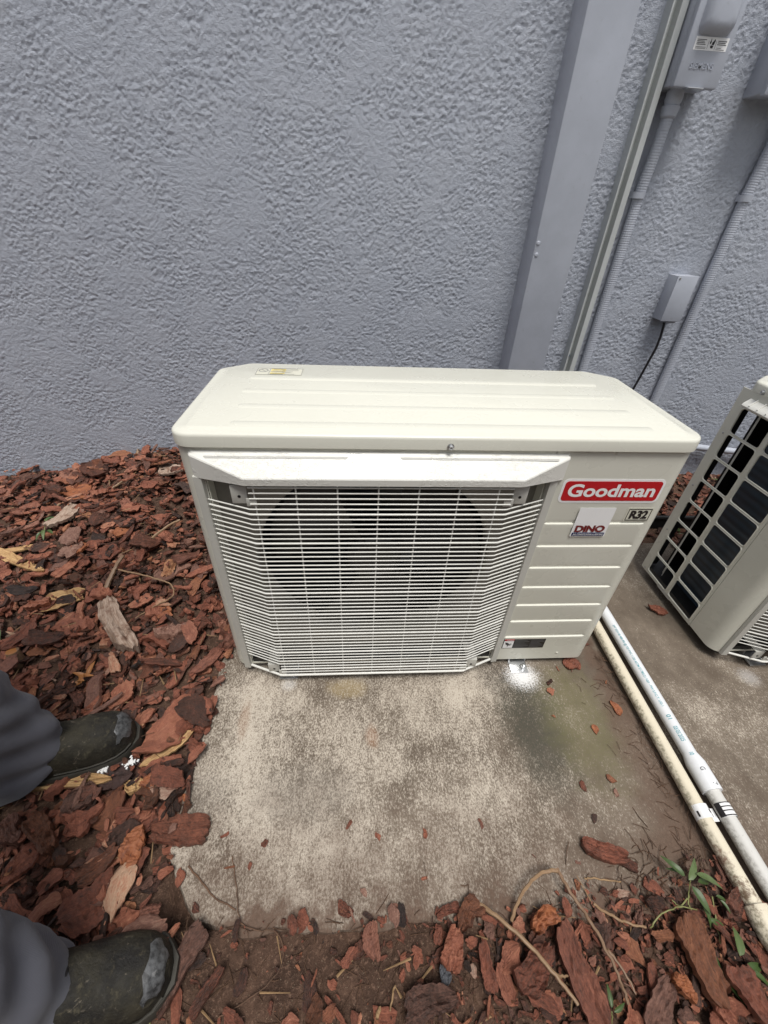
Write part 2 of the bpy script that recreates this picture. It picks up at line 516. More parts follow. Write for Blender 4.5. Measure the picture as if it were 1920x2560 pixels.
def mat_leaf(name, a, b):
    t = NT(name, 0.45, 0.4); co = t.obj()
    t.base(t.mix(t.noise(co, 60, 4), a, b)); t.b.inputs['Transmission Weight'].default_value = 0.0
    t.b.inputs['Subsurface Weight'].default_value = 0.0
    t.bump(t.noise(co, 160, 3), 0.3, 0.001); return t.m


M['leaf'] = mat_leaf('green_leaf', (0.028, 0.055, 0.014), (0.065, 0.100, 0.030))
M['leafpale'] = mat_leaf('pale_green_leaf', (0.060, 0.095, 0.030), (0.12, 0.16, 0.065))
M['stem'] = mat_leaf('green_stem', (0.16, 0.17, 0.06), (0.24, 0.24, 0.10))
M['twig'] = mat_leaf('brown_twig', (0.13, 0.075, 0.045), (0.26, 0.165, 0.10))
M['twigtan'] = mat_leaf('tan_twig', (0.17, 0.10, 0.055), (0.32, 0.21, 0.12))
M['dryleaf'] = mat_leaf('orange_dry_leaf', (0.24, 0.09, 0.025), (0.40, 0.18, 0.06))


def mat_pipe(name, base, stain, amt, rust=None):
    t = NT(name, 0.42, 0.45); co = t.world()
    n = t.noise(co, 30, 5, 0.6); c = t.mix(n, tuple(q * .9 for q in base), base)
    sp = t.noise(co, 130, 4, 0.7); side = t.noise(co, 22, 5, 0.7)
    nrm = t.node('ShaderNodeNewGeometry').outputs['Normal']; s = t.node('ShaderNodeSeparateXYZ'); t.l.new(nrm, s.inputs[0])
    low = t.rng(t.math('ADD', t.math('MULTIPLY', s.outputs[0], -1), t.math('MULTIPLY', side, 0.9)), 0.88, 1.30)
    k = t.math('MULTIPLY', t.math('MAXIMUM', t.math('MULTIPLY', low, t.rng(sp, 0.42, 0.62)), t.rng(sp, 0.66, 0.74)), amt)
    c = t.mix(k, c, stain)
    if rust is not None:
        d = t.math('ADD', t.dist(co, tuple(rust)), t.math('MULTIPLY', t.math('SUBTRACT', t.noise(co, 90, 5, 0.7), 0.5), 0.06))
        c = t.mix(t.rng(d, 0.012, 0.032, 0.9, 0), c, (0.12, 0.035, 0.018))
        d2 = t.math('ADD', t.dist(co, (rust[0] + .01, rust[1] - .05, rust[2])), t.math('MULTIPLY', t.math('SUBTRACT', t.noise(co, 120, 5, 0.7), 0.5), 0.13))
        c = t.mix(t.rng(d2, 0.005, 0.03, 0.8, 0), c, (0.10, 0.05, 0.025))
    t.base(c); t.bump(sp, 0.12, 0.001); return t.m


def mat_cloth():
    t = NT('grey_work_trouser_cloth', 0.85, 0.2); co = t.obj()
    c = t.mix(t.rng(t.noise(co, 7, 4), 0.3, 0.7), (0.078, 0.080, 0.098), (0.102, 0.104, 0.124))
    t.base(c); t.b.inputs['Sheen Weight'].default_value = 0.15
    w = t.node('ShaderNodeTexWave', wave_type='BANDS', bands_direction='DIAGONAL'); t.l.new(co, w.inputs['Vector']); w.inputs['Scale'].default_value = 420
    t.bump(t.math('ADD', w.outputs['Fac'], t.math('MULTIPLY', t.noise(co, 20, 4), 6)), 0.2, 0.002); return t.m


M['cloth'] = mat_cloth()


def mat_boot():
    t = NT('worn_olive_black_leather', 0.75, 0.25); co = t.obj()
    a = t.noise(co, 16, 5, 0.65); b = t.noise(co, 70, 5, 0.7)
    c = t.mix(t.rng(a, 0.32, 0.66), (0.012, 0.011, 0.010), (0.036, 0.032, 0.022))
    c = t.mix(t.rng(b, 0.54, 0.70, 0, 0.6), c, (0.085, 0.074, 0.050))
    c = t.mix(t.rng(t.noise(co, 34, 6, 0.75, 1.5), 0.60, 0.66, 0, 0.7), c, (0.13, 0.11, 0.085)); t.base(c)
    t.rough(t.rng(b, 0.3, 0.7, 0.58, 0.85)); t.bump(t.math('ADD', a, t.math('MULTIPLY', b, 1.1)), 0.7, 0.005); return t.m


M['boot'] = mat_boot()
M['toecap'] = paint('scuffed_grey_toe_cap', (0.075, 0.077, 0.08), 0.5, 0.8, ((0.30, 0.30, 0.30), 0.8), bump=0.3, scale=110)
M['sole'] = paint('worn_rubber_sole', (0.035, 0.032, 0.025), 0.7, 0.3)
M['skin'] = paint('skin', (0.42, 0.25, 0.18), 0.5, 0.1)
M['shirt'] = paint('dark_shirt', (0.06, 0.065, 0.08), 0.8, 0.1)

# ------------------------------------------------------------------ ground, slabs


def in_slab(X, Y):
    """> 0 inside the concrete"""
    a = np.minimum(np.minimum(X + 0.045, 1.005 - X), np.minimum(Y + 0.50, 0.53 - Y))
    b = np.minimum(np.minimum(X - 0.998, 3.6 - X), np.minimum(Y + 0.56, 0.53 - Y))
    return np.maximum(a, b)


def heap(X, Y):
    """top of the soil under the mulch"""
    X = np.asarray(X, float); Y = np.asarray(Y, float)
    left = sstep(-0.10, -0.45, X) * 0.0 + np.interp(X, [-2.5, -1.14, -0.80, -0.47, -0.2, 0.9, 1.4, 1.83, 3], [0.05, 0.055, 0.095, 0.185, 0.18, 0.09, 0.08, 0.09, 0.08])
    up = sstep(0.0, 0.92, Y) ** 1.25
    upr = np.where(X > 1.0, sstep(0.50, 0.92, Y), sstep(0.40, 0.92, Y))
    k = sstep(0.10, -0.12, X)
    h = left * (k * up + (1 - k) * upr)
    h = h + 0.018 * (fbm(X * 7 + 40, Y * 7 + 40, 5) - 0.5) - 0.012
    return np.where(in_slab(X, Y) > 0.015, -0.05, h)


gx = np.concatenate([np.linspace(-60, -2.2, 14)[:-1], np.arange(-2.2, 2.8, 0.014), np.linspace(2.8, 60, 14)])
gy = np.concatenate([np.linspace(-60, -1.2, 14)[:-1], np.arange(-1.2, 1.0, 0.014), np.linspace(1.0, 60, 14)])
GX, GY = np.meshgrid(gx, gy)
GZ = heap(GX, GY)
big_ground = struct(big_mesh('ground', np.stack([GX, GY, GZ], -1).reshape(-1, 3), grid_quads(len(gy), len(gx)), M['soil']))


def slab(name, outline, seed):
    """outline: rough list of (x, y); becomes a slab with a worn rounded rim"""
    pts = []
    for i in range(len(outline)):
        a = np.array(outline[i]); b = np.array(outline[(i + 1) % len(outline)]); n = max(2, int(np.linalg.norm(b - a) / 0.012))
        for k in range(n): pts.append(a + (b - a) * k / n)
    P = np.array(pts)
    for _ in range(6): P = (np.roll(P, 1, 0) + P * 2 + np.roll(P, -1, 0)) / 4
    T = np.roll(P, -1, 0) - np.roll(P, 1, 0); T /= np.linalg.norm(T, axis=1)[:, None]; N = np.stack([-T[:, 1], T[:, 0]], 1)   # inward for counter-clockwise
    wob = (fbm(P[:, 0] * 22 + 50, P[:, 1] * 22 + 50, seed) - 0.5)[:, None] * 0.022
    mb = MB(); L = []
    for off, z in ((0.0, -0.10), (0.0, -0.022), (0.004, -0.008), (0.013, -0.0015), (0.03, 0.0)):
        Q = P + N * (off + wob * (1 if z > -0.09 else 0)); L.append([(q[0], q[1], z) for q in Q])
    mb.loops(L)
    return struct(mb.build(name, M['concrete'], origin=(outline[0][0], outline[0][1], 0)))


slab('concrete_slab', [(-0.05, -0.38), (0.02, -0.47), (0.12, -0.50), (1.010, -0.50), (1.010, 0.53), (-0.045, 0.53), (-0.055, -0.10)], 3)
slab('concrete_slab', [(1.0, -0.56), (3.6, -0.56), (3.6, 0.535), (1.0, 0.535)], 4).location.z = -0.006

# ------------------------------------------------------------------ house wall of rough stucco
st = 0.0029
wx = np.arange(-1.35, 2.20, st); wz = np.arange(-0.02, 1.56, st)
WX, WZ = np.meshgrid(wx, wz)
wrpx = (fbm(WX * 60, WZ * 60, 21, 3) - .5) * 2.0; wrpz = (fbm(WX * 60 + 60, WZ * 60 + 60, 23, 3) - .5) * 2.0
n1 = fbm(WX * 150 + wrpx + 100, WZ * 188 + wrpz + 100, 31, 3, 0.66)
n2 = fbm(WX * 210 + 100, WZ * 250 + 100, 37, 2, .6)
rough_m = 0.40 + 0.60 * sstep(0.34, 0.60, fbm(WX * 13 + 30, WZ * 13 + 30, 41, 4, .65) + 0.04)
lace = sstep(0.40, 0.52, n1)                               # flattened tops with torn edges
crack = np.exp(-((n1 - 0.47) / 0.035) ** 2)
hgt = rough_m * (lace * 0.0015 - crack * 0.0009 + (n2 - .5) * 0.0028) + (1 - rough_m) * 0.0016
WYv = WALL_Y - hgt
wall_v = np.stack([WX, WYv, WZ], -1).reshape(-1, 3); wall_q = grid_quads(len(wz), len(wx))
# the rest of the wall, plain, round the finely built stretch; and its thickness
x0, x1, z0, z1 = wx[0], wx[-1], wz[0], wz[-1]; b0 = len(wall_v); ex = []; eq = []
for (a, b, c, d) in ((-9, x0, -0.3, 3.2), (x1, 9, -0.3, 3.2), (x0, x1, -0.3, z0), (x0, x1, z1, 3.2)):
    k = b0 + len(ex); ex += [(a, WALL_Y - 0.002, c), (b, WALL_Y - 0.002, c), (b, WALL_Y - 0.002, d), (a, WALL_Y - 0.002, d)]; eq.append((k, k + 1, k + 2, k + 3))
k = b0 + len(ex); ex += [(-9, 1.1, -.3), (9, 1.1, -.3), (9, 1.1, 3.2), (-9, 1.1, 3.2), (-9, WALL_Y - .002, 3.2), (9, WALL_Y - .002, 3.2)]
eq += [(k, k + 3, k + 2, k + 1), (k + 4, k + 5, k + 2, k + 3)]
house_wall = big_mesh('house_wall', np.concatenate([wall_v, np.array(ex)]), np.concatenate([wall_q, np.array(eq)]), M['stucco'])
tag(house_wall, 'rough grey-blue stucco house wall behind both air conditioning units', 'wall')

# unseen board fence behind the camera, added to shade what faces it
M['fence'] = mat_leaf('added_shade_board', (0.10, 0.085, 0.07), (0.17, 0.145, 0.12))
FEN = thing('added_shade_fence', 'unseen wooden board fence added behind the camera to shade what faces it', 'fence', (0.4, -2.35, 0))
bp = None
for k in range(52):
    if bp is None:
        b = MB(); b.box(-3.5, -3.362, -2.36, -2.342, -0.05, 1.95, .003); bp = b.build('board', M['fence'], FEN)
    else:
        o = bp.copy(); COL.objects.link(o); o.parent = FEN; o.location = (0.15 * k, 0.004 * (k % 2), 0.01 * ((k * 7) % 3))
for z in (.35, 1.0, 1.65):
    b = MB(); b.box(-3.55, 4.35, -2.40, -2.364, z - .045, z + .045, .003); b.build('rail', M['fence'], FEN)

# ------------------------------------------------------------------ air conditioning unit
UZ = 0.025                                                   # bottom of the casing above the slab
R1 = thing('outdoor_air_conditioner', 'cream outdoor unit in the middle with white wire grille and red brand sticker', 'air conditioner', (0.475, 0.19, 0.0), 'outdoor air conditioning units')


def fillet(corners, radii, n=8):
    """closed polygon (counter-clockwise) with rounded corners"""
    C = [np.array(c, float) for c in corners]; out = []
    for i, c in enumerate(C):
        a = C[i - 1] - c; b_ = C[(i + 1) % len(C)] - c; a /= np.linalg.norm(a); b_ /= np.linalg.norm(b_)
        half = math.acos(max(-1, min(1, float(a @ b_)))) / 2; r = radii[i]; t = r / math.tan(half); bis = (a + b_) / np.linalg.norm(a + b_)
        cen = c + bis * r / math.sin(half); p0 = c + a * t - cen; p1 = c + b_ * t - cen
        a0 = math.atan2(p0[1], p0[0]); d = math.atan2(p1[1], p1[0]) - a0
        d = (d + math.pi) % (2 * math.pi) - math.pi
        out += [cen + r * np.array([math.cos(a0 + d * k / n), math.sin(a0 + d * k / n)]) for k in range(n + 1)]
    return np.array(out)


def lid_plan():
    W, D = 0.95, 0.382
    return fillet([(0, 0), (W, 0), (W, D - .046), (W - .063, D), (.063, D), (0, D - .046)], [.034, .034, .029, .029, .029, .029])


def inset(P, d):
    T1 = P - np.roll(P, 1, 0); T2 = np.roll(P, -1, 0) - P
    T1 /= np.linalg.norm(T1, axis=1)[:, None]; T2 /= np.linalg.norm(T2, axis=1)[:, None]
    N = np.stack([-(T1 + T2)[:, 1], (T1 + T2)[:, 0]], 1); N /= np.linalg.norm(N, axis=1)[:, None]
    cosh = np.abs(N[:, 0] * -T1[:, 1] + N[:, 1] * T1[:, 0]); return P + N * (d / np.maximum(cosh, 0.6))[:, None]


def build_lid(root):
    P = lid_plan(); mb = MB(); T = 0.693
    L = []
    for d, z in ((0.010, 0.668), (0.0015, 0.6665), (0.0, 0.668), (0.0, 0.6862), (0.0008, 0.6895), (0.003, 0.692), (0.0065, T), (0.0225, T), (0.0242, T + 0.0010)):
        L.append([(q[0], q[1], z) for q in inset(P, d)])
    mb.loops(L, cap0=True, cap1=True)
    o = mb.build('lid', M['cream'], root, smooth=40)
    for yc, xa, xb in ((0.275, 0.088, 0.862), (0.197, 0.088, 0.864), (0.118, 0.096, 0.858), (0.040, 0.10, 0.86)):
        w = 0.0085; b = MB(); zt = T + 0.0010
        prof = [(-w - 0.003, -0.0002), (-w, 0.0008), (w, 0.0008), (w + 0.003, -0.0002)]
        b.loops([[(xa - 0.006, yc + q[0] * .6, zt - 0.0003) for q in prof], [(xa, yc + q[0], zt + q[1]) for q in prof], [(xb, yc + q[0], zt + q[1]) for q in prof], [(xb + 0.006, yc + q[0] * .6, zt - 0.0003) for q in prof]], closed=False, cap0=False, cap1=False)
        b.build('rib', M['cream'], o, smooth=60)
    for (x, y, z, ax) in ((0.479, -0.0005, 0.6745, 'f'), (-0.0005, 0.30, 0.6745, 'l')):
        Mx = Matrix.Translation((x, y, z)) @ (Matrix.Rotation(math.radians(90), 4, 'X') if ax == 'f' else Matrix.Rotation(math.radians(-90), 4, 'Y'))
        b = MB(); b.lathe([(0.0062, 0), (0.0062, 0.0012), (0.0046, 0.0013), (0.0044, 0.0045), (0.0030, 0.0055), (0.0014, 0.0045)], 14, Mx); b.build('screw', M['zinc'], o)
    return o


def extrude_plan(mb, plan, z0, z1, thick):
    """open plan polyline (x, y) walls with inner skin"""
    P = np.array(plan); T = np.gradient(P, axis=0); T /= np.linalg.norm(T, axis=1)[:, None]; N = np.stack([-T[:, 1], T[:, 0]], 1)
    Q = P + N * thick
    L = [[(*q, z0) for q in P] + [(*q, z0) for q in Q[::-1]], [(*q, z1) for q in P] + [(*q, z1) for q in Q[::-1]]]
    return mb.loops(L)


def arc(cx, cy, r, a0, a1, n=8):
    return [(cx + r * math.cos(math.radians(a0 + (a1 - a0) * k / n)), cy + r * math.sin(math.radians(a0 + (a1 - a0) * k / n))) for k in range(n + 1)]


BX0, BX1, BY0 = 0.001, 0.947, 0.006


def build_body(root):
    mb = MB()
    # left post: side seam to grille opening, rounded corner
    extrude_plan(mb, [(BX0, 0.100)] + arc(BX0 + 0.033, BY0 + 0.033, 0.033, 180, 268, 10) + [(0.044, BY0)], UZ + 0.004, 0.668, 0.0025)
    mb.box(0.044, 0.676, BY0, BY0 + 0.0025, 0.618, 0.668)
    mb.box(0.044, 0.676, BY0 + .001, BY0 + 0.0035, UZ + 0.006, 0.036)
    # recess walls of the fan opening
    mb.box(0.0445, 0.0465, BY0 + 0.003, 0.034, 0.036, 0.618); mb.box(0.6735, 0.6755, BY0 + 0.003, 0.034, 0.036, 0.618)
    mb.box(0.0445, 0.6755, BY0 + 0.003, 0.034, 0.6165, 0.618); mb.box(0.0445, 0.6755, BY0 + 0.004, 0.034, 0.0362, 0.038)
    body = mb.build('casing', M['cream'], root, smooth=50)
    # service panel with pressed ledges
    gz = [0.498, 0.436, 0.372, 0.309, 0.2465, 0.1855, 0.1225]
    right = arc(BX1 - 0.030, BY0 + 0.030, 0.030, 270, 360, 8)
    cols = [(0.6775, BY0), (0.699, BY0), (0.7035, BY0), (0.906, BY0), (0.9115, BY0)] + right + [(BX1, 0.20), (BX1, 0.355)]
    cols = sorted(set(cols), key=cols.index)
    rows = [(UZ, 0), (UZ + 0.002, 1)]
    for g in sorted(gz): rows += [(g - 0.012, 0), (g - 0.0035, 2), (g - 0.0008, 3), (g + 0.0008, 4), (g + 0.006, 5), (g + 0.012, 0)]
    rows += [(0.664, 0), (0.6678, 0)]
    off = {2: -0.0016, 3: -0.0012, 4: 0.0030, 5: 0.0014}
    G = np.zeros((len(rows), len(cols), 3))
    for i, (z, c) in enumerate(rows):
        for j, (x, y) in enumerate(cols):
            k = off.get(c, 0) * (1 if 0.7 < x < 0.909 and y < BY0 + 1e-6 else 0); G[i, j] = (x, y + k, z)
    sp = MB(); sp.grid(G); P0 = np.array(cols)
    sp.loops([[(x, y, UZ) for x, y in cols], [(x - 0.012 * (x > .93), y + .012, UZ) for x, y in cols]], closed=False, cap0=False, cap1=False)
    sp.loops([[(0.6775, BY0, UZ), (0.6775, BY0 + 0.03, UZ)], [(0.6775, BY0, 0.6678), (0.6775, BY0 + 0.03, 0.6678)]], closed=False, cap0=False, cap1=False)
    so = sp.build('service_panel', M['cream'], root, smooth=40)
    for (x, z) in ((0.79, 0.662), (0.86, 0.050)):
        b = MB(); b.lathe([(0.003, 0), (0.003, 0.001), (0.001, 0.0016)], 10, Matrix.Translation((x, BY0 - 0.0002, z)) @ Matrix.Rotation(math.radians(90), 4, 'X')); b.build('rivet', M['cream'], so)
    # base pan
    b = MB(); P = [(q[0], q[1], 0) for q in []]
    pan = fillet([(BX0 + .003, .009), (BX1 - .003, .009), (BX1 - .003, .358), (BX0 + .003, .358)], [.034, .031, .01, .01])
    b.loops([[(x, y, UZ + .001) for x, y in inset(pan, .006)], [(x, y, UZ + .006) for x, y in pan], [(x, y, UZ + .026) for x, y in pan]])
    b.build('base_pan', M['dark'], root)
    return body


def build_fan(root):
    # plate behind the grille with the round opening
    cx, cz, r = 0.356, 0.361, 0.254; n = 96; mb = MB(); Yp = 0.0345
    out = []; inn = []
    for k in range(n):
        a = 2 * math.pi * (k + .5) / n; c, s = math.cos(a), math.sin(a)
        tx = ((0.675 - cx) if c > 0 else (0.045 - cx)) / c if abs(c) > 1e-9 else 1e9
        tz = ((0.617 - cz) if s > 0 else (0.037 - cz)) / s if abs(s) > 1e-9 else 1e9
        t = min(tx, tz); out.append((cx + c * t, Yp, cz + s * t)); inn.append((c, s))
    ring = lambda rr, y: [(cx + c * rr, y, cz + s * rr) for c, s in inn]
    mb.loops([out, ring(r + 0.010, Yp), ring(r + 0.003, Yp + 0.003), ring(r, Yp + 0.010), ring(r, Yp + 0.045)], cap0=False, cap1=False)
    mb.build('fan_shroud', M['inner'], root, smooth=50)
    Mf = Matrix.Translation((cx, 0.10, cz)) @ Matrix.Rotation(math.radians(90), 4, 'X')
    f = MB(); f.lathe([(0.045, 0.0), (0.062, 0.01), (0.062, 0.045), (0.05, 0.055), (0.012, 0.057)], 28, Mf); fo = f.build('fan_hub', M['blade'], root)
    for q in range(3):
        G = np.zeros((9, 7, 3))
        for i in range(9):
            rr = 0.058 + (0.240 - 0.058) * i / 8
            for j in range(7):
                w = (j / 6 - 0.5); a = math.radians(q * 120 + 25 + w * (62 + 22 * i / 8) + 10 * i / 8)
                G[i, j] = (cx + rr * math.cos(a), 0.085 + w * 0.075 - 0.01 * math.sin(i / 8 * 3), cz + rr * math.sin(a))
        b = MB(); b.grid(G); b.add((G + np.array([0, .003, 0])).reshape(-1, 3), [(i * 7 + j, (i + 1) * 7 + j, (i + 1) * 7 + j + 1, i * 7 + j + 1) for i in range(8) for j in range(6)])
        b.build('fan_blade', M['blade'], root, smooth=60, fix=False)
    # inner bulkhead between the fan and the compressor, dark back of the machine
    b = MB(); b.box(0.679, 0.681, 0.036, 0.33, 0.05, 0.66); b.box(0.06, 0.68, 0.332, 0.336, 0.05, 0.66); b.build('inner_bulkhead', M['dark'], root)


def build_coil(root):
    plan = [(0.046, 0.104), (0.046, 0.245)] + [(0.046 + 0.055 - 0.055 * math.cos(math.radians(a)), 0.245 + 0.055 * math.sin(math.radians(a))) for a in (15, 30, 45, 60, 75, 90)] + [(0.93, 0.30)]
    mb = MB(); P = np.array(plan); T = np.gradient(P, axis=0); T /= np.linalg.norm(T, axis=1)[:, None]; N = np.stack([T[:, 1], -T[:, 0]], 1)
    zs = np.linspace(0.052, 0.655, 60)
    G = np.zeros((len(zs), len(P), 3))
    for i, z in enumerate(zs):
        o = 0.0012 * math.sin(i * math.pi / 1.5); Q = P - N * o; G[i, :, :2] = Q; G[i, :, 2] = z
    mb.grid(G); mb.loops([[(*(p + n * 0.022), 0.052) for p, n in zip(P, N)], [(*(p + n * 0.022), 0.655) for p, n in zip(P, N)]], closed=False, cap0=False, cap1=False)
    c = mb.build('heat_exchanger', M['coil'], root, smooth=60)
    for (x, y) in ((0.018, 0.286), (0.030, 0.300)):
        b = MB(); b.tube([(x, y, 0.05), (x, y, 0.66)], 0.0012, 6); b.build('guard_wire', M['wire'], root)


def build_side(root):
    """left end panel: two columns of eight openings"""
    X = BX0; y0, y1 = 0.1015, 0.360; z0, z1 = UZ + 0.002, 0.6678
    ya = [y0, 0.1115, 0.2155, 0.2305, 0.328, y1]
    zr = [0.039 + 0.0738 * k for k in range(9)]; gap = 0.0070
    mb = MB(); T = 0.0022; rad = 0.0085
    # solid bands as boxes butted end to end
    mb.box(X, X + T, ya[0], ya[1], z0, z1); mb.box(X, X + T, ya[4], ya[5], z0, z1)
    mb.box(X, X + T, ya[1], ya[4], z0, zr[0]); mb.box(X, X + T, ya[1], ya[4], zr[8] - gap, z1)
    mb.box(X, X + T, ya[2], ya[3], zr[0], zr[8] - gap)
    for k in range(1, 8):
        mb.box(X, X + T, ya[1], ya[2], zr[k] - gap, zr[k]); mb.box(X, X + T, ya[3], ya[4], zr[k] - gap, zr[k])
    # rounded inner corners of the openings and a raised rolled rim
    for (a, b) in ((ya[1], ya[2]), (ya[3], ya[4])):
        for k in range(8):
            c, d = zr[k], zr[k + 1] - gap
            loop = []
            for (cy, cz, a0) in ((b - rad, d - rad, 0), (a + rad, d - rad, 90), (a + rad, c + rad, 180), (b - rad, c + rad, 270)):
                for q in range(5):
                    an = math.radians(a0 + 90 * q / 4); loop.append((cy + rad * math.cos(an), cz + rad * math.sin(an)))
            for (yy, zz, lo) in ((b, d, 0), (a, d, 5), (a, c, 10), (b, c, 15)):
                pts = [(yy, zz)] + loop[lo:lo + 5]
                mb.add([(X + 0.0001, p, q) for p, q in pts] + [(X + T, p, q) for p, q in pts], [(0, i, i + 1) for i in range(1, 5)] + [(6, 6 + i + 1, 6 + i) for i in range(1, 5)] + [(i, i + 1, 6 + i + 1, 6 + i) for i in range(1, 5)])
            L = [(X, p, q) for p, q in loop]
            ins = lambda s: [((a + b) / 2 + (p - (a + b) / 2) * (1 + s / (b - a)), (c + d) / 2 + (q - (c + d) / 2) * (1 + s / (d - c))) for p, q in loop]
            mb.loops([[(X + T, *p) for p in ins(0)], [(X - 0.0012, *p) for p in ins(0.0004)], [(X - 0.0018, *p) for p in ins(0.0020)], [(X - 0.0012, *p) for p in ins(0.0042)], [(X + 0.0004, *p) for p in ins(0.0056)]], cap0=False, cap1=False)
    # return flange at the back with the dark inside of the corner post
    so = mb.build('side_guard', M['cream'], root, smooth=45)
    b = MB(); b.box(X + T + .0002, X + 0.030, 0.338, 0.3405, UZ + .03, 0.664); b.build('corner_post', M['dark'], root)
    for k in range(4):
        b = MB(); b.lathe([(0.0028, 0), (0.0026, 0.0018), (0.001, 0.0022)], 10, Matrix.Translation((X - 0.0001, 0.343, 0.035 + 0.17 * k)) @ Matrix.Rotation(math.radians(-90), 4, 'Y')); b.build('rivet', M['zinc'], so)
    # lift handle: pressed ledge with short ribs
    h = MB(); prof = [(X - 0.0002, 0.651), (X - 0.014, 0.640), (X - 0.017, 0.634), (X - 0.015, 0.630), (X - 0.0002, 0.630)]
    h.loops([[(x, 0.322, z) for x, z in prof], [(x, 0.145, z) for x, z in prof]]); ho = h.build('carry_handle', M['plastic'], root, smooth=25)
    for k in range(6):
        y = 0.302 - 0.026 * k; r = MB(); r.loops([[(X - .0003, y, .6555), (X - .0165, y, .640), (X - .0155, y, .6365), (X - .0003, y, .650)], [(X - .0003, y - .003, .6555), (X - .0165, y - .003, .640), (X - .0155, y - .003, .6365), (X - .0003, y - .003, .650)]]); r.build('handle_rib', M['plastic'], ho)
    s = MB(); s.box(X - .0012, X + .0, 0.20, 0.265, UZ + 0.0005, 0.036); s.build('drain_cover', M['strip'], root)


def build_hood(root):
    """visor over the fan grille"""
    mb = MB()
    # outline (x, y, top z, skirt bottom z), left to right
    st_ = [(0.026, 0.0055, 0.6555, 0.6080), (0.0295, -0.0010, 0.6540, 0.6085), (0.119, -0.0355, 0.6305, 0.6145), (0.1235, -0.0375, 0.6295, 0.6148),
           (0.612, -0.0375, 0.6295, 0.6148), (0.617, -0.0355, 0.6305, 0.6145), (0.7015, -0.0010, 0.6540, 0.6085), (0.705, 0.0055, 0.6555, 0.6080)]
    xs = np.array([s[0] for s in st_])
    back = [(x, 0.0058, 0.6595) for x in xs]
    shift = lambda s, dz, dy: (s[0] + (0.365 - s[0]) * dy * 0.012, s[1] + dy * 0.002, dz)
    top = [(s[0] + (0.365 - s[0]) * .010, s[1] + 0.004, s[2] + 0.0015) for s in st_]
    edge = [(s[0] + (0.365 - s[0]) * .003, s[1] + 0.0012, s[2]) for s in st_]
    lip = [(s[0], s[1], s[2] - 0.0022) for s in st_]
    bot = [(s[0], s[1] + 0.0005, s[3]) for s in st_]
    bin_ = [(s[0] + (0.365 - s[0]) * .008, s[1] + 0.003, s[3]) for s in st_]
    und = [(s[0] + (0.365 - s[0]) * .008, s[1] + 0.0032, s[2] - 0.004) for s in st_]
    bk2 = [(x, 0.0056, 0.6500) for x in xs]
    mb.loops([back, top, edge, lip, bot, bin_, und, bk2], closed=False, cap0=False, cap1=False)
    o = mb.build('hood', M['hood'], root, smooth=30)
    for xa, xb in ((0.055, 0.300), (0.392, 0.680)):
        b = MB(); yc, zc = -0.0035, 0.6545
        prof = [(-0.003, -0.0032), (-0.0015, 0.0004), (0.0015, 0.0016), (0.003, -0.0002)]
        b.loops([[(xa, yc + p * .5, zc + q - .001) for p, q in prof], [(xa + .004, yc + p, zc + q) for p, q in prof], [(xb - .004, yc + p, zc + q) for p, q in prof], [(xb, yc + p * .5, zc + q - .001) for p, q in prof]], closed=False, cap0=False, cap1=False)
        b.build('hood_rib', M['hood'], o)
    return o


def build_grille(root):
    g = MB()
    path = lambda z, zk=None: [(0.0425, 0.002, z), (0.117, -0.0275, z), (0.1225, -0.030, z), (0.128, -0.0305, z), (0.590, -0.0305, z), (0.5955, -0.030, z), (0.601, -0.0275, z), (0.6765, 0.002, z)]
    g.tube(path(0.0335), 0.0032, 10)
    go = g.build('grille_rim', M['wire'], root, smooth=60)
    pitch = 0.01165; z = 0.6068; k = 0
    while z > 0.040:
        r = 0.0022 if k % 6 == 5 else 0.00150
        b = MB()
        if k < 4 or z < 0.079: b.tube([(0.1265, -0.0305, z), (0.600, -0.0305, z)], r, 7)
        else: b.tube(path(z), r, 7)
        b.build('grille_wire', M['wire'], go, smooth=70); z -= pitch; k += 1
    for x in [0.135 + 0.0732 * q for q in range(7)]:
        b = MB(); b.tube([(x, -0.0272, 0.0325), (x, -0.0272, 0.612)], 0.0015, 6); b.build('upright_wire', M['wire'], go, smooth=70)
    for x0, x1, z0, z1, s in ((0.093, 0.121, 0.567, 0.606, 1), (0.604, 0.632, 0.567, 0.606, -1), (0.092, 0.120, 0.037, 0.068, 1), (0.602, 0.630, 0.037, 0.068, -1)):
        b = MB(); b.box(x0, x1, -0.0215, -0.0190, z0, z1, 0.0009)
        b.box(x0, x1, -0.0188, 0.034, z1 - 0.0025, z1 - 0.0003, 0.0006)
        xa, xb = (x1 - .001, x1 + 0.017) if s > 0 else (x0 - 0.017, x0 + .001)
        b.box(xa, xb, -0.0290, -0.0270, z0 - 0.001, z0 + 0.016, 0.0006)
        br = b.build('grille_bracket', M['strip'], root)
        c = MB(); c.lathe([(0.0030, 0), (0.0030, 0.0005)], 12, Matrix.Translation(((x0 + x1) / 2, -0.02152, (z0 + z1) / 2 - .004)) @ Matrix.Rotation(math.radians(90), 4, 'X')); c.build('screw_hole', M['dark'], br)
    for xa, xb in ((0.0245, 0.0425), (0.6765, 0.6945)):
        b = MB(); f = 1 if xa < .3 else -1
        prof = [(xa, 0.0058), (xa + .0015, -0.0020), (xb - .0015, -0.0035), (xb, 0.0058)] if f > 0 else [(xa, 0.0058), (xa + .0015, -0.0035), (xb - .0015, -0.0020), (xb, 0.0058)]
        b.loops([[(x, y, 0.0275) for x, y in prof], [(x, y, 0.610) for x, y in prof]]); b.build('grille_frame', M['strip'], root, smooth=20)


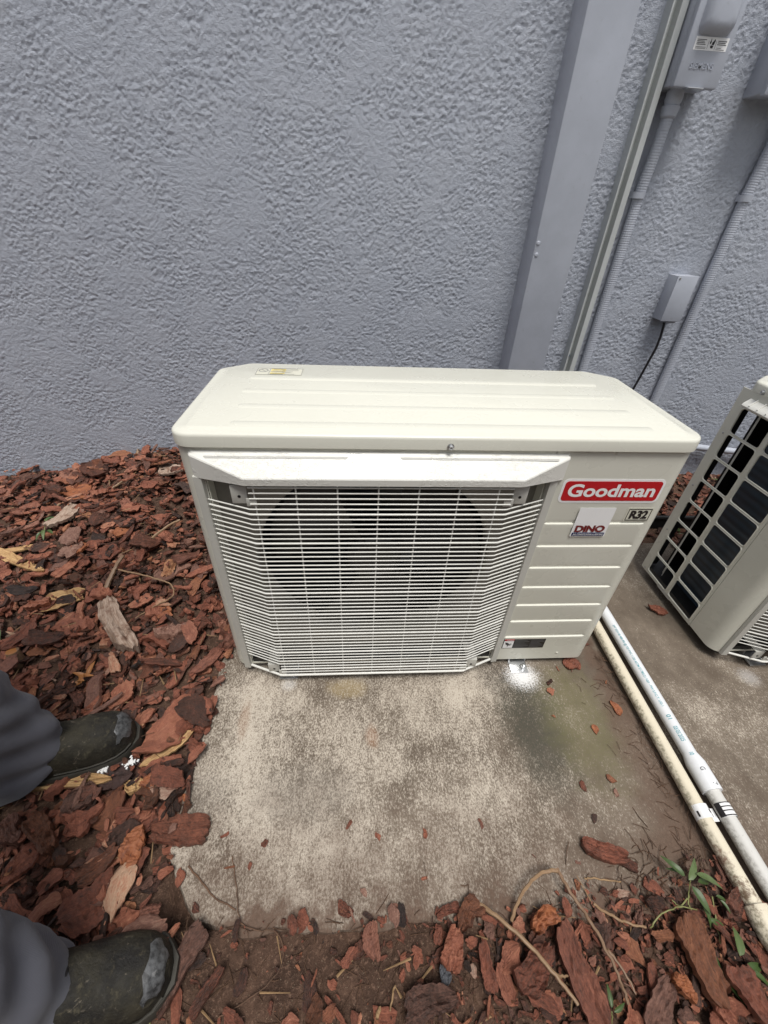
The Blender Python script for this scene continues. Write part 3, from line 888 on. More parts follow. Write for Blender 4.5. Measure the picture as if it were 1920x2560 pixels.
def build_feet(root):
    for x in (0.138, 0.760):
        b = MB(); w = 0.024
        b.box(x - w, x + w, -0.022, 0.365, 0.0005, 0.0032, 0.0008); b.box(x - w, x - w + .0025, 0.012, 0.350, 0.0034, UZ, 0.0005); b.box(x + w - .0025, x + w, 0.012, 0.350, 0.0034, UZ, 0.0005)
        fo = b.build('mounting_foot', M['zinc'], root)
        for y in (-0.008,):
            c = MB(); c.lathe([(0.011, 0.0033), (0.011, 0.0047), (0.0072, 0.0049), (0.0072, 0.0115), (0.0045, 0.0118), (0.0045, 0.0165), (0.003, 0.0175)], 6 if False else 16, Matrix.Translation((x + .012, y, 0))); c.build('anchor_bolt', M['zinc'], fo)


build_lid(R1); build_body(R1); build_fan(R1); build_coil(R1); build_side(R1); build_hood(R1); build_grille(R1); build_feet(R1)


def copy_tree(o, parent=None):
    c = o.copy(); COL.objects.link(c); c.parent = parent
    for ch in list(o.children): copy_tree(ch, c)
    return c


R2 = copy_tree(R1)
R2.location = (R1.location.x + 1.318, R1.location.y + 0.004, 0.0)
ORIGIN[R2.name] = np.array(R2.location)
tag(R2, 'second cream outdoor unit at the right edge with barred side openings over a dark coil', 'air conditioner', 'outdoor air conditioning units')

# ---- stickers on the first unit (raised by fractions of a millimetre)
FY = BY0 - 0.0006


def rrect(x0, x1, z0, z1, r, n=6):
    p = []
    for cx, cz, a0 in ((x1 - r, z1 - r, 0), (x0 + r, z1 - r, 90), (x0 + r, z0 + r, 180), (x1 - r, z0 + r, 270)):
        for k in range(n + 1):
            a = math.radians(a0 + 90 * k / n); p.append((cx + r * math.cos(a), cz + r * math.sin(a)))
    return p


def plate(mb, pts, y, t=0.0004):
    return mb.loops([[(x, y + t, z) for x, z in pts], [(x, y, z) for x, z in pts]])


def front_text(mb, body, x0, x1, z0, z1, y, off=0.0, sp=1.0):
    return put_text(mb, body, (x0, y, z0), (x1 - x0, 0, 0), (0, 0, z1 - z0), off, sp)


b = MB(); plate(b, rrect(0.7085, 0.9135, 0.5515, 0.6065, 0.011), FY); brand = b.build('brand_sticker', M['white'], R1)
b = MB(); plate(b, rrect(0.7135, 0.9085, 0.5565, 0.6015, 0.007), FY - 0.0005); b.build('red_panel', M['red'], brand)
b = MB(); front_text(b, 'Goodman', 0.7225, 0.8995, 0.5655, 0.5955, FY - 0.0008, 0.028, 1.0); b.build('brand_lettering', M['white'], brand, smooth=0, fix=False)

b = MB(); plate(b, rrect(0.7605, 0.8355, 0.4665, 0.5405, 0.001), FY - 0.0026); ds = b.build('installer_sticker', M['white'], R1)
b = MB(); plate(b, rrect(0.7630, 0.8330, 0.4685, 0.4770, 0.0006), FY - 0.0031); b.build('blue_band', M['navy'], ds)
b = MB(); front_text(b, 'DINO', 0.7660, 0.8295, 0.4785, 0.4965, FY - 0.0034, 0.045, 0.95); b.build('name_lettering', M['darkred'], ds, smooth=0, fix=False)
b = MB(); front_text(b, 'AIR CONDITIONING & HEATING', 0.7655, 0.8305, 0.4705, 0.4748, FY - 0.0035, 0.01); b.build('band_lettering', M['white'], ds, smooth=0, fix=False)

b = MB(); plate(b, rrect(0.8625, 0.9175, 0.5055, 0.5385, 0.001), FY); rs = b.build('refrigerant_sticker', M['clear'], R1)
b = MB()
for (xa, xb, za, zb) in ((0.8655, 0.9145, 0.5075, 0.5090), (0.8655, 0.9145, 0.5350, 0.5365), (0.8655, 0.8667, 0.5090, 0.5350), (0.9133, 0.9145, 0.5090, 0.5350)): b.box(xa, xb, FY - 0.0006, FY - 0.0002, za, zb)
front_text(b, 'R32', 0.8715, 0.9095, 0.5115, 0.5325, FY - 0.0006, 0.045, 0.95); b.build('sticker_print', M['black'], rs, smooth=0, fix=False)

b = MB(); plate(b, rrect(0.6995, 0.8125, 0.0755, 0.1165, 0.0006), FY); ws = b.build('warning_sticker', M['black'], R1)
b = MB(); plate(b, rrect(0.7015, 0.7275, 0.0775, 0.1055, 0.0004), FY - .0004); b.build('pictogram_panel', M['white'], ws)
b = MB(); plate(b, rrect(0.7025, 0.7275, 0.1075, 0.1145, 0.0004), FY - .0004); b.build('warning_band', M['red'], ws)
b = MB(); front_text(b, 'WARNING', 0.7065, 0.7262, 0.1090, 0.1130, FY - .0007, 0.01); b.build('band_lettering', M['white'], ws, smooth=0, fix=False)
b = MB(); yy = FY - .0009
for tri in ([(0.7045, 0.1020), (0.7115, 0.1000), (0.7165, 0.0950), (0.7150, 0.0880), (0.7120, 0.0900), (0.7075, 0.0930)], [(0.7140, 0.0900), (0.7245, 0.1020), (0.7225, 0.0990), (0.7165, 0.0900)], [(0.7160, 0.0910), (0.7250, 0.0940), (0.7210, 0.0895), (0.7165, 0.0880)], [(0.7120, 0.0890), (0.7150, 0.0885), (0.7135, 0.0815)]):
    b.add([(x, yy, z) for x, z in tri], [tuple(range(len(tri)))])
b.build('fan_hazard_pictogram', M['black'], ws, smooth=0)
b = MB()
for k in range(6):
    for xa, xb in ((0.731, 0.769), (0.773, 0.810)):
        b.box(xa, xb - 0.006 * ((k * 7 + int(xa * 1000)) % 3), FY - .0005, FY - .0002, 0.080 + 0.0055 * k, 0.0823 + 0.0055 * k)
b.build('small_print', M['faint'], ws)

# caution label on the lid
LZ = 0.6945
b = MB(); b.box(0.0885, 0.192, 0.2925, 0.3385, LZ - 0.0003, LZ + 0.0001); cs = b.build('caution_label', M['clear'], R1)
b = MB()
for (xa, xb, ya, yb) in ((0.089, 0.1915, 0.2930, 0.2948), (0.089, 0.1915, 0.3362, 0.3380), (0.089, 0.0902, 0.2948, 0.3362), (0.1903, 0.1915, 0.2948, 0.3362), (0.1172, 0.1184, 0.2948, 0.3362)): b.box(xa, xb, ya, yb, LZ + 0.0002, LZ + 0.0004)
for k in range(28):
    a0, a1 = 2 * math.pi * k / 28, 2 * math.pi * (k + 1) / 28; c = (0.1035, 0.322)
    b.add([(c[0] + r * math.cos(a), c[1] + r * 1.0 * math.sin(a), LZ + .0004) for r, a in ((0.0110, a0), (0.0110, a1), (0.0085, a1), (0.0085, a0))], [(0, 1, 2, 3)])
b.add([(0.0965, 0.3300, LZ + .0004), (0.0980, 0.3310, LZ + .0004), (0.1105, 0.3145, LZ + .0004), (0.1090, 0.3135, LZ + .0004)], [(0, 1, 2, 3)])
for k, (ya, wdt) in enumerate(((0.3335, .06), (0.3235, .063), (0.3145, .05), (0.3085, .046), (0.2985, .055), (0.2962, .030))):
    b.box(0.146 if k in (1, 3) else 0.1205, 0.120 + wdt, ya, ya + .0012, LZ + .0003, LZ + .0006)
b.build('label_print', M['greyprint'], cs, smooth=0)
for k, y in enumerate((0.3265, 0.3150, 0.3005)):
    q = MB(); q.box(0.1205, 0.1530, y, y + 0.0075, LZ + .0002, LZ + .00035); q.build('yellow_band', M['yellow'], cs)
    q = MB(); put_text(q, 'CAUTION' if k == 0 else 'ATTENTION' if k == 1 else 'ATENCION', (0.1255, y + .0018, LZ + .0006), (0.0255, 0, 0), (0, .0042, 0), 0.02); q.build('band_lettering', M['greyprint'], cs, smooth=0, fix=False)
b = MB(); b.box(0.462, 0.492, 0.094, 0.0945, LZ - .0002, LZ + .00015); 

# ------------------------------------------------------------------ things on the wall
# boxed downpipe cover
px0, px1 = 0.847, 0.9725
b = MB(); b.box(px0, px1, 0.800, WALL_Y + 0.004, -0.05, 3.0, 0.004)
post = b.build('wall_duct', M['boxgrey'], origin=(0.91, 0.85, -0.05)); tag(post, 'wide smooth grey square duct cover running up the stucco wall', 'duct cover')
for (x, y) in ((1346, 608), (1341, 637)):
    q = wp(x, y, 0.7995); s = MB(); s.lathe([(0.006, 0), (0.0045, 0.0016), (0.001, 0.002)], 9, Matrix.Translation(tuple(q)) @ Matrix.Rotation(math.radians(90), 4, 'X')); s.build('paint_blister', M['boxgrey'], post)

# steel strut channel beside it
a = wp(1688, 0, 0.86); c = wp(1722, 0, 0.86); cx0, cx1 = a[0], a[0] + 0.036
b = MB()
prof = [(cx0, WALL_Y), (cx0, 0.866), (cx0 + .001, 0.865), (cx0 + .004, 0.865), (cx0 + .0045, 0.887), (cx0 + .0195, 0.887), (cx0 + .020, 0.861), (cx0 + .021, 0.860), (cx1, 0.860), (cx1 + .001, 0.861), (cx1 + .001, WALL_Y)]
b.loops([[(x, y, 0.22) for x, y in prof], [(x, y, 3.0) for x, y in prof]])
ch = b.build('steel_channel', M['channel'], origin=(cx0, 0.88, 0.22), smooth=20); tag(ch, 'narrow pale metal strut channel upright on the wall right of the duct cover', 'metal channel')
q = wp(1420, 892, 0.870); s = MB(); s.lathe([(0.006, 0), (0.006, 0.004), (0.003, 0.005)], 6, Matrix.Translation((cx0 + .011, 0.8868, q[2])) @ Matrix.Rotation(math.radians(90), 4, 'X'))
blue = paint('blue_screw', (0.02, 0.07, 0.14), 0.35); s.build('screw', blue, ch)


def corrugated(mb, pts, r, pitch=0.0062, n=14):
    P = [np.array(p, float) for p in pts]; out = []; rr = []; k = 0
    for a, c in zip(P[:-1], P[1:]):
        L = np.linalg.norm(c - a); m = max(1, int(L / pitch * 2))
        for i in range(m): out.append(a + (c - a) * i / m); rr.append(r * (1.0 if k % 2 else 0.955)); k += 1
    out.append(P[-1]); rr.append(r); return mb.tube(out, rr, n)


# disconnect box
BF = 0.815
bl, br = wp(1684, 212, BF), wp(1793, 218, BF)
dx0, dx1, dz0 = bl[0], br[0], (bl[2] + br[2]) / 2
D1 = thing('disconnect_box', 'grey electrical disconnect box with a white warning label high on the wall', 'electrical box', ((dx0 + dx1) / 2, WALL_Y, dz0))
b = MB(); b.box(dx0 + .002, dx1 - .002, BF + 0.018, WALL_Y + .002, dz0 + .001, dz0 + 0.245, 0.004); b.build('back_box', M['boxgrey'], D1)
b = MB(); b.box(dx0, dx1, BF, BF + 0.0178, dz0 - .004, dz0 + 0.25, 0.0045); cov = b.build('cover', M['boxgrey'], D1)
# domed bulge on the cover
t_, u_ = wp(1733, 4, BF - .02), wp(1738, 86, BF)
bz0, bz1 = u_[2], u_[2] + 0.085; bxa, bxb = dx0 + 0.016, dx1 - 0.016
L = []
for s, d in ((0, 0.0002), (0.003, -0.010), (0.009, -0.019), (0.016, -0.0225), (0.024, -0.0235)):
    L.append([(x, BF + d, z) for x, z in rrect(bxa + s, bxb - s, bz0 + s * .8, bz1 - s * .8, 0.016)])
b = MB(); b.loops(L, cap0=False); b.build('handle_dome', M['boxgrey'], cov, smooth=60)
# label
lw = wp(1726, 126, BF - .0005); lz0 = wp(1770, 127, BF)[2]; lz1 = wp(1775, 92, BF)[2]; lxa, lxb = dx0 + 0.019, dx1 - 0.013
b = MB(); plate(b, rrect(lxa, lxb, lz0, lz1, 0.001), BF - .0005); lab = b.build('warning_label', M['white'], D1)
b = MB(); w_, h_ = lxb - lxa, lz1 - lz0
for k in range(4): b.box(lxa + w_ * .05, lxa + w_ * (.33 - .03 * (k % 3)), BF - .0009, BF - .0006, lz0 + h_ * (.40 + .115 * k), lz0 + h_ * (.445 + .115 * k))
for k in range(3): b.box(lxa + w_ * .68, lxa + w_ * (.95 - .03 * (k % 2)), BF - .0009, BF - .0006, lz0 + h_ * (.45 + .13 * k), lz0 + h_ * (.50 + .13 * k))
for k in range(2):
    b.box(lxa + w_ * .05, lxa + w_ * .36, BF - .0009, BF - .0006, lz0 + h_ * (.12 + .10 * k), lz0 + h_ * (.145 + .10 * k)); b.box(lxa + w_ * .68, lxa + w_ * (.93 - .1 * k), BF - .0009, BF - .0006, lz0 + h_ * (.10 + .12 * k), lz0 + h_ * (.125 + .12 * k))
for x in (.40, .63): b.box(lxa + w_ * x, lxa + w_ * (x + .006), BF - .0009, BF - .0006, lz0 + h_ * .08, lz0 + h_ * .72)
for poly in ([(.50, .18), (.57, .18), (.58, .38), (.52, .40), (.48, .36)], [(.51, .44), (.58, .42), (.60, .75), (.575, .88), (.545, .70), (.52, .62)], [(.45, .50), (.475, .46), (.49, .62), (.47, .86), (.455, .92), (.46, .72), (.44, .62)]):
    b.add([(lxa + w_ * x, BF - .0009, lz0 + h_ * z) for x, z in poly], [tuple(range(len(poly)))])
b.build('label_print', M['black'], lab, smooth=0)
# embossed name
sz0, sz1 = wp(1730, 172, BF)[2], wp(1735, 155, BF)[2]; sxa = wp(1723, 166, BF)[0]
b = MB(); V, F, _ = text_geo('SIEMENS', 0.012)
sw = 0.062
v0 = [(sxa + p[0] * sw, BF - .0016, sz0 + p[1] * (sz1 - sz0)) for p in V]; b.add(v0, F)
from collections import Counter
ec = Counter(tuple(sorted((f[i], f[(i + 1) % len(f)]))) for f in F for i in range(len(f)))
n0 = len(b.v); b.add([(x, BF + .0002, z) for x, _, z in v0], [])
b.f += [(e[0], e[1], e[1] + n0, e[0] + n0) for e, c_ in ec.items() if c_ == 1]
b.build('embossed_lettering', M['boxgrey'], D1, smooth=0)
# bottom lock tab, hub and conduit
q = wp(1739, 210, BF - .004); b = MB(); b.box(q[0] - 0.021, q[0] + 0.021, BF - 0.012, BF + 0.01, dz0 - 0.0075, dz0 - 0.0042, 0.0012); b.build('lock_tab', M['zinc'], D1)
hx = wp(1688, 235, 0.868)[0]
b = MB(); b.lathe([(0.0215, 0), (0.0215, -0.022), (0.019, -0.026), (0.019, -0.030), (0.0225, -0.032), (0.020, -0.052), (0.016, -0.056)][::-1], 18, Matrix.Translation((hx, 0.868, dz0 + .0005))); b.build('conduit_hub', M['boxgrey'], D1)
e0 = wp(1456, 926, 0.882)
C1 = thing('flexible_conduit', 'grey corrugated conduit running down from the disconnect box with the white label', 'conduit', (hx, 0.88, 0.1), 'corrugated wall conduits')
b = MB(); corrugated(b, [(hx, 0.868, dz0 - 0.05), (hx, 0.872, dz0 - 0.12), (hx - .001, 0.882, dz0 - .22), (e0[0], 0.882, e0[2]), (e0[0], 0.882, 0.12)], 0.0152); b.build('corrugated_tube', M['boxgrey'], C1, smooth=0)


def strap(parent, x, z, y=0.882, r=0.0172, ear=0.02):
    b = MB(); pr = [(x - r - .0005, WALL_Y - .004)] + [(x + (r + .001) * math.cos(math.radians(a)), y + (r + .001) * math.sin(math.radians(a))) for a in range(180, 361, 18)] + [(x + r + .0005, WALL_Y - .001)]
    P = np.array(pr); Q = P + (P - np.array([x, y + .012])) / np.linalg.norm(P - np.array([x, y + .012]), axis=1)[:, None] * 0.0018
    b.loops([[(*p, z - .008) for p in P] + [(*p, z - .008) for p in Q[::-1]], [(*p, z + .008) for p in P] + [(*p, z + .008) for p in Q[::-1]]]); return b.build('strap', M['boxgrey'], parent)


strap(C1, wp(1600, 488, 0.87)[0], wp(1600, 488, 0.87)[2])

# second box at the edge and its conduit
B2 = thing('disconnect_box', 'grey electrical box cut off by the right picture edge, beside the labelled box', 'electrical box', (1.62, WALL_Y, 1.3))
q = wp(1886, 232, 0.86); ex0, ez0 = q[0], wp(1905, 232, 0.815)[2]
b = MB(); b.box(ex0 - .002, ex0 + .14, BF + .018, WALL_Y + .002, ez0 + .001, ez0 + .245, .004); b.build('back_box', M['boxgrey'], B2)
b = MB(); b.box(ex0 - .004, ex0 + .142, BF, BF + .0178, ez0 - .004, ez0 + .25, .0045); b.build('cover', M['boxgrey'], B2)
c_t, c_b = wp(1893, 380, 0.884), wp(1651, 1000, 0.884)
xm = (c_t[0] + c_b[0]) / 2
C2 = thing('flexible_conduit', 'grey corrugated conduit passing right behind the small junction box', 'conduit', (xm, 0.88, 0.1), 'corrugated wall conduits')
b = MB(); corrugated(b, [(xm + .008, 0.875, ez0), (xm + .004, 0.882, ez0 - .15), (xm, .884, c_t[2] - .1), (xm, .884, 0.10)], 0.0152); b.build('corrugated_tube', M['boxgrey'], C2, smooth=0)
b = MB(); b.lathe([(0.016, -0.056), (0.020, -0.052), (0.0225, -0.032), (0.019, -0.028), (0.0215, -0.022), (0.0215, 0)], 18, Matrix.Translation((xm + .008, .875, ez0 + .0005))); b.build('conduit_hub', M['boxgrey'], B2)
strap(C2, xm, wp(1862, 496, .87)[2], .884)

# small junction box with a black cable
JF = 0.845
j0, j1 = wp(1689, 698, JF), wp(1706, 806, JF); jx0 = wp(1652, 801, JF)[0]; jx1 = wp(1749, 692, JF)[0]; jz1 = wp(1720, 690, JF)[2]; jz0 = wp(1680, 804, JF)[2]
J = thing('junction_box', 'small blank grey junction box low on the wall with a black cable below', 'junction box', ((jx0 + jx1) / 2, WALL_Y, jz0))
b = MB(); b.box(jx0 + .001, jx1 - .001, JF + .0045, WALL_Y + .002, jz0 + .001, jz1 - .001, .002); b.build('box_body', M['boxgrey'], J)
b = MB(); b.box(jx0, jx1, JF, JF + .0043, jz0, jz1, .0015); lid_ = b.build('cover', M['boxgrey'], J)
q = wp(1686, 696, JF); b = MB(); b.lathe([(0.0035, 0), (0.003, .0015), (.001, .0018)], 10, Matrix.Translation((jx0 + .008, JF - .0001, jz1 - .008)) @ Matrix.Rotation(math.radians(90), 4, 'X')); b.build('screw', M['zinc'], lid_)
q = wp(1673, 810, .868); b = MB(); b.box(q[0] - .013, q[0] + .013, .858, .880, jz0 - .008, jz0 + .0008, .002); b.build('cable_clamp', M['boxgrey'], J)
pts = [wp(1661, 806, .872), wp(1652, 840, .868), wp(1640, 870, .868), wp(1618, 910, .872), wp(1597, 948, .876), wp(1583, 972, .878), wp(1560, 1010, .88), wp(1540, 1050, .885), wp(1530, 1110, .89)]
b = MB(); b.tube(pts, .0042, 8); cab = b.build('power_cable', M['rubber'], origin=tuple(pts[-1]), smooth=60); tag(cab, 'thin black cable hanging from the small junction box down behind the unit', 'cable')

# pipe along the foot of the wall between the units
q0, q1 = wp(1742, 1118, 0.868), wp(1850, 1130, 0.868)
b = MB(); b.tube([(q0[0] - .20, .868, q0[2] + .002), (q0[0], .868, q0[2]), (q1[0], .868, q1[2]), (q1[0] + 1.2, .868, q1[2] - .01)], .0135, 14)
hp = b.build('wall_pipe', M['boxgrey'], origin=(q0[0], .868, q0[2]), smooth=60); tag(hp, 'grey pipe running level along the wall foot behind the second unit', 'pipe')

# black lawn edging behind the slab
q0, q1 = gp(1630, 1287, .055), gp(1700, 1290, .055)
b = MB(); b.box(1.02, 3.4, .602, .612, -.04, .050, .003); b.tube([(1.02, .607, .054), (2.0, .605, .052), (3.4, .607, .054)], .0085, 10)
ed = b.build('lawn_edging', M['dark'], origin=(1.8, .607, 0)); tag(ed, 'black plastic lawn edging holding back mulch behind the gap between units', 'edging')

# ------------------------------------------------------------------ condensate pipes on the slab
rustp = gp(1785, 2138, .03)
M['pvc_old'] = mat_pipe('yellowed_pvc', (0.68, 0.615, 0.48), (0.15, 0.13, 0.08), 0.75, rustp)
M['pvc_new'] = mat_pipe('new_white_pvc', (0.74, 0.755, 0.775), (0.45, 0.45, 0.45), 0.12)
M['pvc_grey'] = mat_pipe('grimy_white_pvc', (0.60, 0.59, 0.56), (0.22, 0.21, 0.19), 0.6)
r0 = .0155
P1 = thing('drain_pipe', 'yellowed old plastic drain pipe with mould and a rust stain along the slab', 'pipe', (1.03, -.2, 0))
xa = 1.035; zc = r0 + .001
yb = gp(1850, 2300, .03)[1]
b = MB(); b.tube([(xa + .006, .60, zc + .01), (xa + .004, .3, zc), (xa, -.05, zc), (xa - .002, -.35, zc), (xa, yb, zc)], r0, 18, True); b.build('old_tube', M['pvc_old'], P1, smooth=60)
# elbow at the near end
b = MB(); b.lathe([(.0170, 0), (.0205, 0), (.0210, .003), (.0210, .045), (.019, .05)], 20, Matrix.Translation((xa, yb + .018, zc + .001)) @ Matrix.Rotation(math.radians(90), 4, 'X'))
pts = [(xa, yb - .026, zc + .001)]; 
for k in range(1, 9):
    a_ = math.radians(90 * k / 8); pts.append((xa + .030 * (1 - math.cos(a_)), yb - .030 - .030 * math.sin(a_), zc + .001 + .006 * k / 8))
pts.append((pts[-1][0] + .025, pts[-1][1], zc + .010)); b.tube(pts, .0200, 18)
b.lathe([(.0225, 0), (.0225, .020), (.0180, .0202), (.0180, .004)], 20, Matrix.Translation((pts[-1][0] - .006, pts[-1][1], zc + .010)) @ Matrix.Rotation(math.radians(90), 4, 'Y'))
b.build('elbow', M['pvc_old'], P1, smooth=50)

P2 = thing('drain_pipe', 'newer white plastic drain pipe with blue printed lettering beside the yellowed pipe', 'pipe', (1.085, -.2, 0))
xb = 1.084
ybell0, ybell1 = gp(1715, 1895, .03)[1], gp(1745, 1975, .035)[1]
b = MB(); b.tube([(xb + .004, .60, zc + .012), (xb + .003, .3, zc + .003), (xb, ybell0 + .012, zc + .003), (xb, ybell0 - .008, zc + .003), (xb, ybell1 + .002, zc + .003), (xb, ybell1, zc + .003)], [r0, r0, r0, .0208, .0210, .0205], 20); b.build('white_tube', M['pvc_new'], P2, smooth=60)
b = MB(); b.tube([(xb, ybell1 + .005, zc + .003), (xb, -.45, zc + .001), (xb + .004, -.85, zc)], r0, 18); b.build('grimy_tube', M['pvc_grey'], P2, smooth=60)


def pipe_text(mb, body, y_start, length, h, xc, zcen, r, ang0):
    V, F, _ = text_geo(body, 0.008); vs = []
    for p in V:
        a_ = math.radians(ang0) + (-(p[1] - .5) * h / r)
        vs.append((xc + r * math.cos(a_), y_start - p[0] * length, zcen + r * math.sin(a_)))
    mb.add(vs, F)


b = MB(); rt = r0 + .0005
ty = lambda x, y: gp(x, y, .03)[1]
y0_, y1_ = ty(1508, 1565), ty(1632, 1768)
pipe_text(b, '3/4" SCH 40 480 PSI @ 73F PVC 1120 ASTM D1785/21 NSF - PW S.P.C.T. UG-1', y0_, y0_ - y1_, .0078, xb, zc + .003, rt, 112)
for body, (a1, a2) in {'01': ((1641, 1789), (1648, 1800)), '03/05/2025': ((1658, 1818), (1682, 1855)), '10:34AM': ((1696, 1884), (1714, 1912))}.items():
    b.build('printed_lettering', M['teal'], P2, smooth=0, fix=False); b = MB()
    ya_, yb_ = ty(*a1), ty(*a2); pipe_text(b, body, ya_, ya_ - yb_, .0095, xb, zc + .003, rt if body != '10:34AM' else r0 + .0022, 112)
b.build('printed_lettering', M['teal'], P2, smooth=0, fix=False)
b = MB(); pipe_text(b, 'G', ybell0 - .022, .007, .010, xb, zc + .003, .0212, 105); pipe_text(b, '7', ybell1 + .012, .006, .010, xb, zc + .003, .0212, 85); b.build('bell_marks', M['faint'], P2, smooth=0, fix=False)
# strap that ties the two pipes together
ys = gp(1735, 2028, .03)[1]
TS = thing('pipe_strap', 'white printed strap with black marks tying the two drain pipes together', 'pipe strap', ((xa + xb) / 2, ys, 0))


def band(mb, a0, a1, ya, yb, r, xc, zcen):
    n = 14; L = []
    for k in range(n + 1):
        a_ = math.radians(a0 + (a1 - a0) * k / n); L.append((xc + r * math.cos(a_), zcen + r * math.sin(a_)))
    mb.loops([[(x, ya, z) for x, z in L], [(x, yb, z) for x, z in L]], closed=False, cap0=False, cap1=False)


w_ = .0125
zs_ = zc + .002
b = MB(); band(b, 200, 20, ys - w_, ys + w_, r0 + .0018, xa, zc); band(b, 165, -20, ys - w_, ys + w_, r0 + .0026, xb, zs_)
b.box(xa + r0 + .0005, xb - r0 - .0005, ys - w_ - .002, ys + w_ - .004, .010, .0115); so = b.build('strap_band', M['white'], TS, smooth=60)
b = MB()
for da, db in ((-.0115, -.0095), (-.0035, -.0015), (.0035, .0055), (.0105, .0122)): band(b, 130, 0, ys + da, ys + db, r0 + .0031, xb, zs_)
band(b, 165, 128, ys - .0122, ys + .0122, r0 + .0031, xb, zs_); band(b, 22, 0, ys - .0122, ys + .0122, r0 + .0033, xb, zs_)
band(b, 62, 40, ys - .004, ys + .002, r0 + .0023, xa, zc); band(b, 45, 22, ys - .010, ys + .010, r0 + .0023, xa, zc); band(b, 150, 138, ys - .009, ys + .001, r0 + .0023, xa, zc)
b.build('strap_print', M['black'], TS, smooth=0)

# ------------------------------------------------------------------ bark mulch
def wobble(r, n, k, amp):
    """smooth random curve plus fine splintering"""
    c = np.interp(np.linspace(0, k - 1, n), np.arange(k), r.uniform(-1, 1, k)); return amp * (c * .75 + r.uniform(-1, 1, n) * .45)


def chip_mesh(L, W, T, seed, curl=0.3, bend=0.1, jag=0.22, tops=0.5, nu=13, nv=7, kind=None):
    """one piece of bark: grid top + rim; x runs along the fibre. Returns verts, quads, grain coords."""
    r = np.random.default_rng(seed)
    kind = kind if kind is not None else r.choice(['plank', 'flake', 'sliver', 'block'], p=[.40, .30, .15, .15])
    u = np.linspace(-1, 1, nu); v = np.linspace(-1, 1, nv); U, V = np.meshgrid(u, v, indexing='ij')
    p = {'plank': r.uniform(7, 14), 'flake': r.uniform(2.6, 4.5), 'sliver': r.uniform(3, 8), 'block': r.uniform(6, 12)}[kind]
    drop = {'plank': r.uniform(.25, .6), 'flake': r.uniform(.55, .85), 'sliver': r.uniform(.5, .95), 'block': r.uniform(.2, .5)}[kind]
    wid = (1 - np.abs(u) ** p * drop) * (1 + r.uniform(-.28, .28) * u)
    wl_ = np.maximum(wid * (1 + wobble(r, nu, 4, jag)), .06); wr_ = np.maximum(wid * (1 + wobble(r, nu, 4, jag)), .06)
    Yc = np.where(V > 0, V * wl_[:, None], V * wr_[:, None]) * W / 2 + r.uniform(-.25, .25) * W * (U ** 2)
    e0 = 1 + wobble(r, nv, 3, jag * 1.1) * W / L * 1.4; e1 = 1 + wobble(r, nv, 3, jag * 1.1) * W / L * 1.4
    sk = r.uniform(-.45, .45) * W / L
    Xc = np.where(U > 0, U * (1 + (e1 - 1)[None, :] * U ** 2), U * (1 + (e0 - 1)[None, :] * U ** 2)) * L / 2 + sk * V * L / 2 * .6
    f = fbm(U * 1.6 + r.random() * 50, V * (2.6 if kind != 'flake' else 1.8) + r.random() * 50, int(r.integers(1000)), 3)
    lay = np.floor(f * 5) / 5 * .7 + f * .3 + r.random((nu, nv)) * .16             # scales broken off in steps
    Zc = T * tops * (lay - .45) * 2.4 + curl * W * (V ** 2 - .4) * .5 + bend * L * (U ** 2 - .4) * .4 + r.normal(0, .10) * W * V * U
    top = np.stack([Xc, Yc, Zc], -1).reshape(-1, 3)
    idx = np.arange(nu * nv).reshape(nu, nv)
    ring = np.concatenate([idx[:, 0], idx[-1, 1:], idx[-2::-1, -1], idx[0, -2:0:-1]])
    rimv = top[ring] * np.array([.97, .95, 1]) - np.array([0, 0, T]) * (0.7 + .6 * r.random(len(ring)))[:, None]
    nb = len(top); m = len(ring)
    q1 = grid_quads(nu, nv); k = np.arange(m)
    q2 = np.stack([ring, nb + k, nb + (k + 1) % m, ring[(k + 1) % m]], -1)
    verts = np.concatenate([top, rimv])
    g = np.concatenate([np.stack([U.ravel() * L / 2, V.ravel() * W / 2, np.zeros(nb)], -1), np.stack([top[ring][:, 0], top[ring][:, 1], -np.ones(m) * T], -1)])
    g = g + r.random(3) * 40
    return verts, np.concatenate([q1[:, ::-1], q2[:, ::-1]]), g


def make_templates(n, seed0, nu, nv):
    out = []
    for k in range(n):
        kd = rnd.choices(['plank', 'flake', 'sliver', 'block'], [.38, .30, .17, .15])[0]
        asp = {'plank': rnd.uniform(.28, .55), 'flake': rnd.uniform(.55, .95), 'sliver': rnd.uniform(.10, .24), 'block': rnd.uniform(.45, .8)}[kd]
        T = {'plank': rnd.uniform(.06, .13), 'flake': rnd.uniform(.05, .10), 'sliver': rnd.uniform(.04, .09), 'block': rnd.uniform(.18, .32)}[kd]
        out.append((*chip_mesh(1.0, asp, T, seed0 + k, rnd.uniform(-.30, .40), rnd.uniform(-.18, .20), .26, .5, nu, nv, kd), asp))
    return out


TEMPL = make_templates(56, 1000, 13, 7)
TSMALL = make_templates(60, 3000, 6, 4)


def rotmat(yaw, tx, ty_):
    cz, sz = np.cos(yaw), np.sin(yaw); cx, sx = np.cos(tx), np.sin(tx); cy, sy = np.cos(ty_), np.sin(ty_)
    Rz = np.array([[cz, -sz, 0], [sz, cz, 0], [0, 0, 1]]); Rx = np.array([[1, 0, 0], [0, cx, -sx], [0, sx, cx]]); Ry = np.array([[cy, 0, sy], [0, 1, 0], [-sy, 0, cy]])
    return Rz @ Rx @ Ry


def tint_rand(n=1):
    return np.clip(nr.normal(.46, .15, n) + (nr.random(n) < .07) * .24 - (nr.random(n) < .24) * .22, .05, 1)


def surface(x, y):
    s = in_slab(np.asarray(x), np.asarray(y)); return np.where(s > 0, 0.0, np.maximum(heap(x, y), -.012))


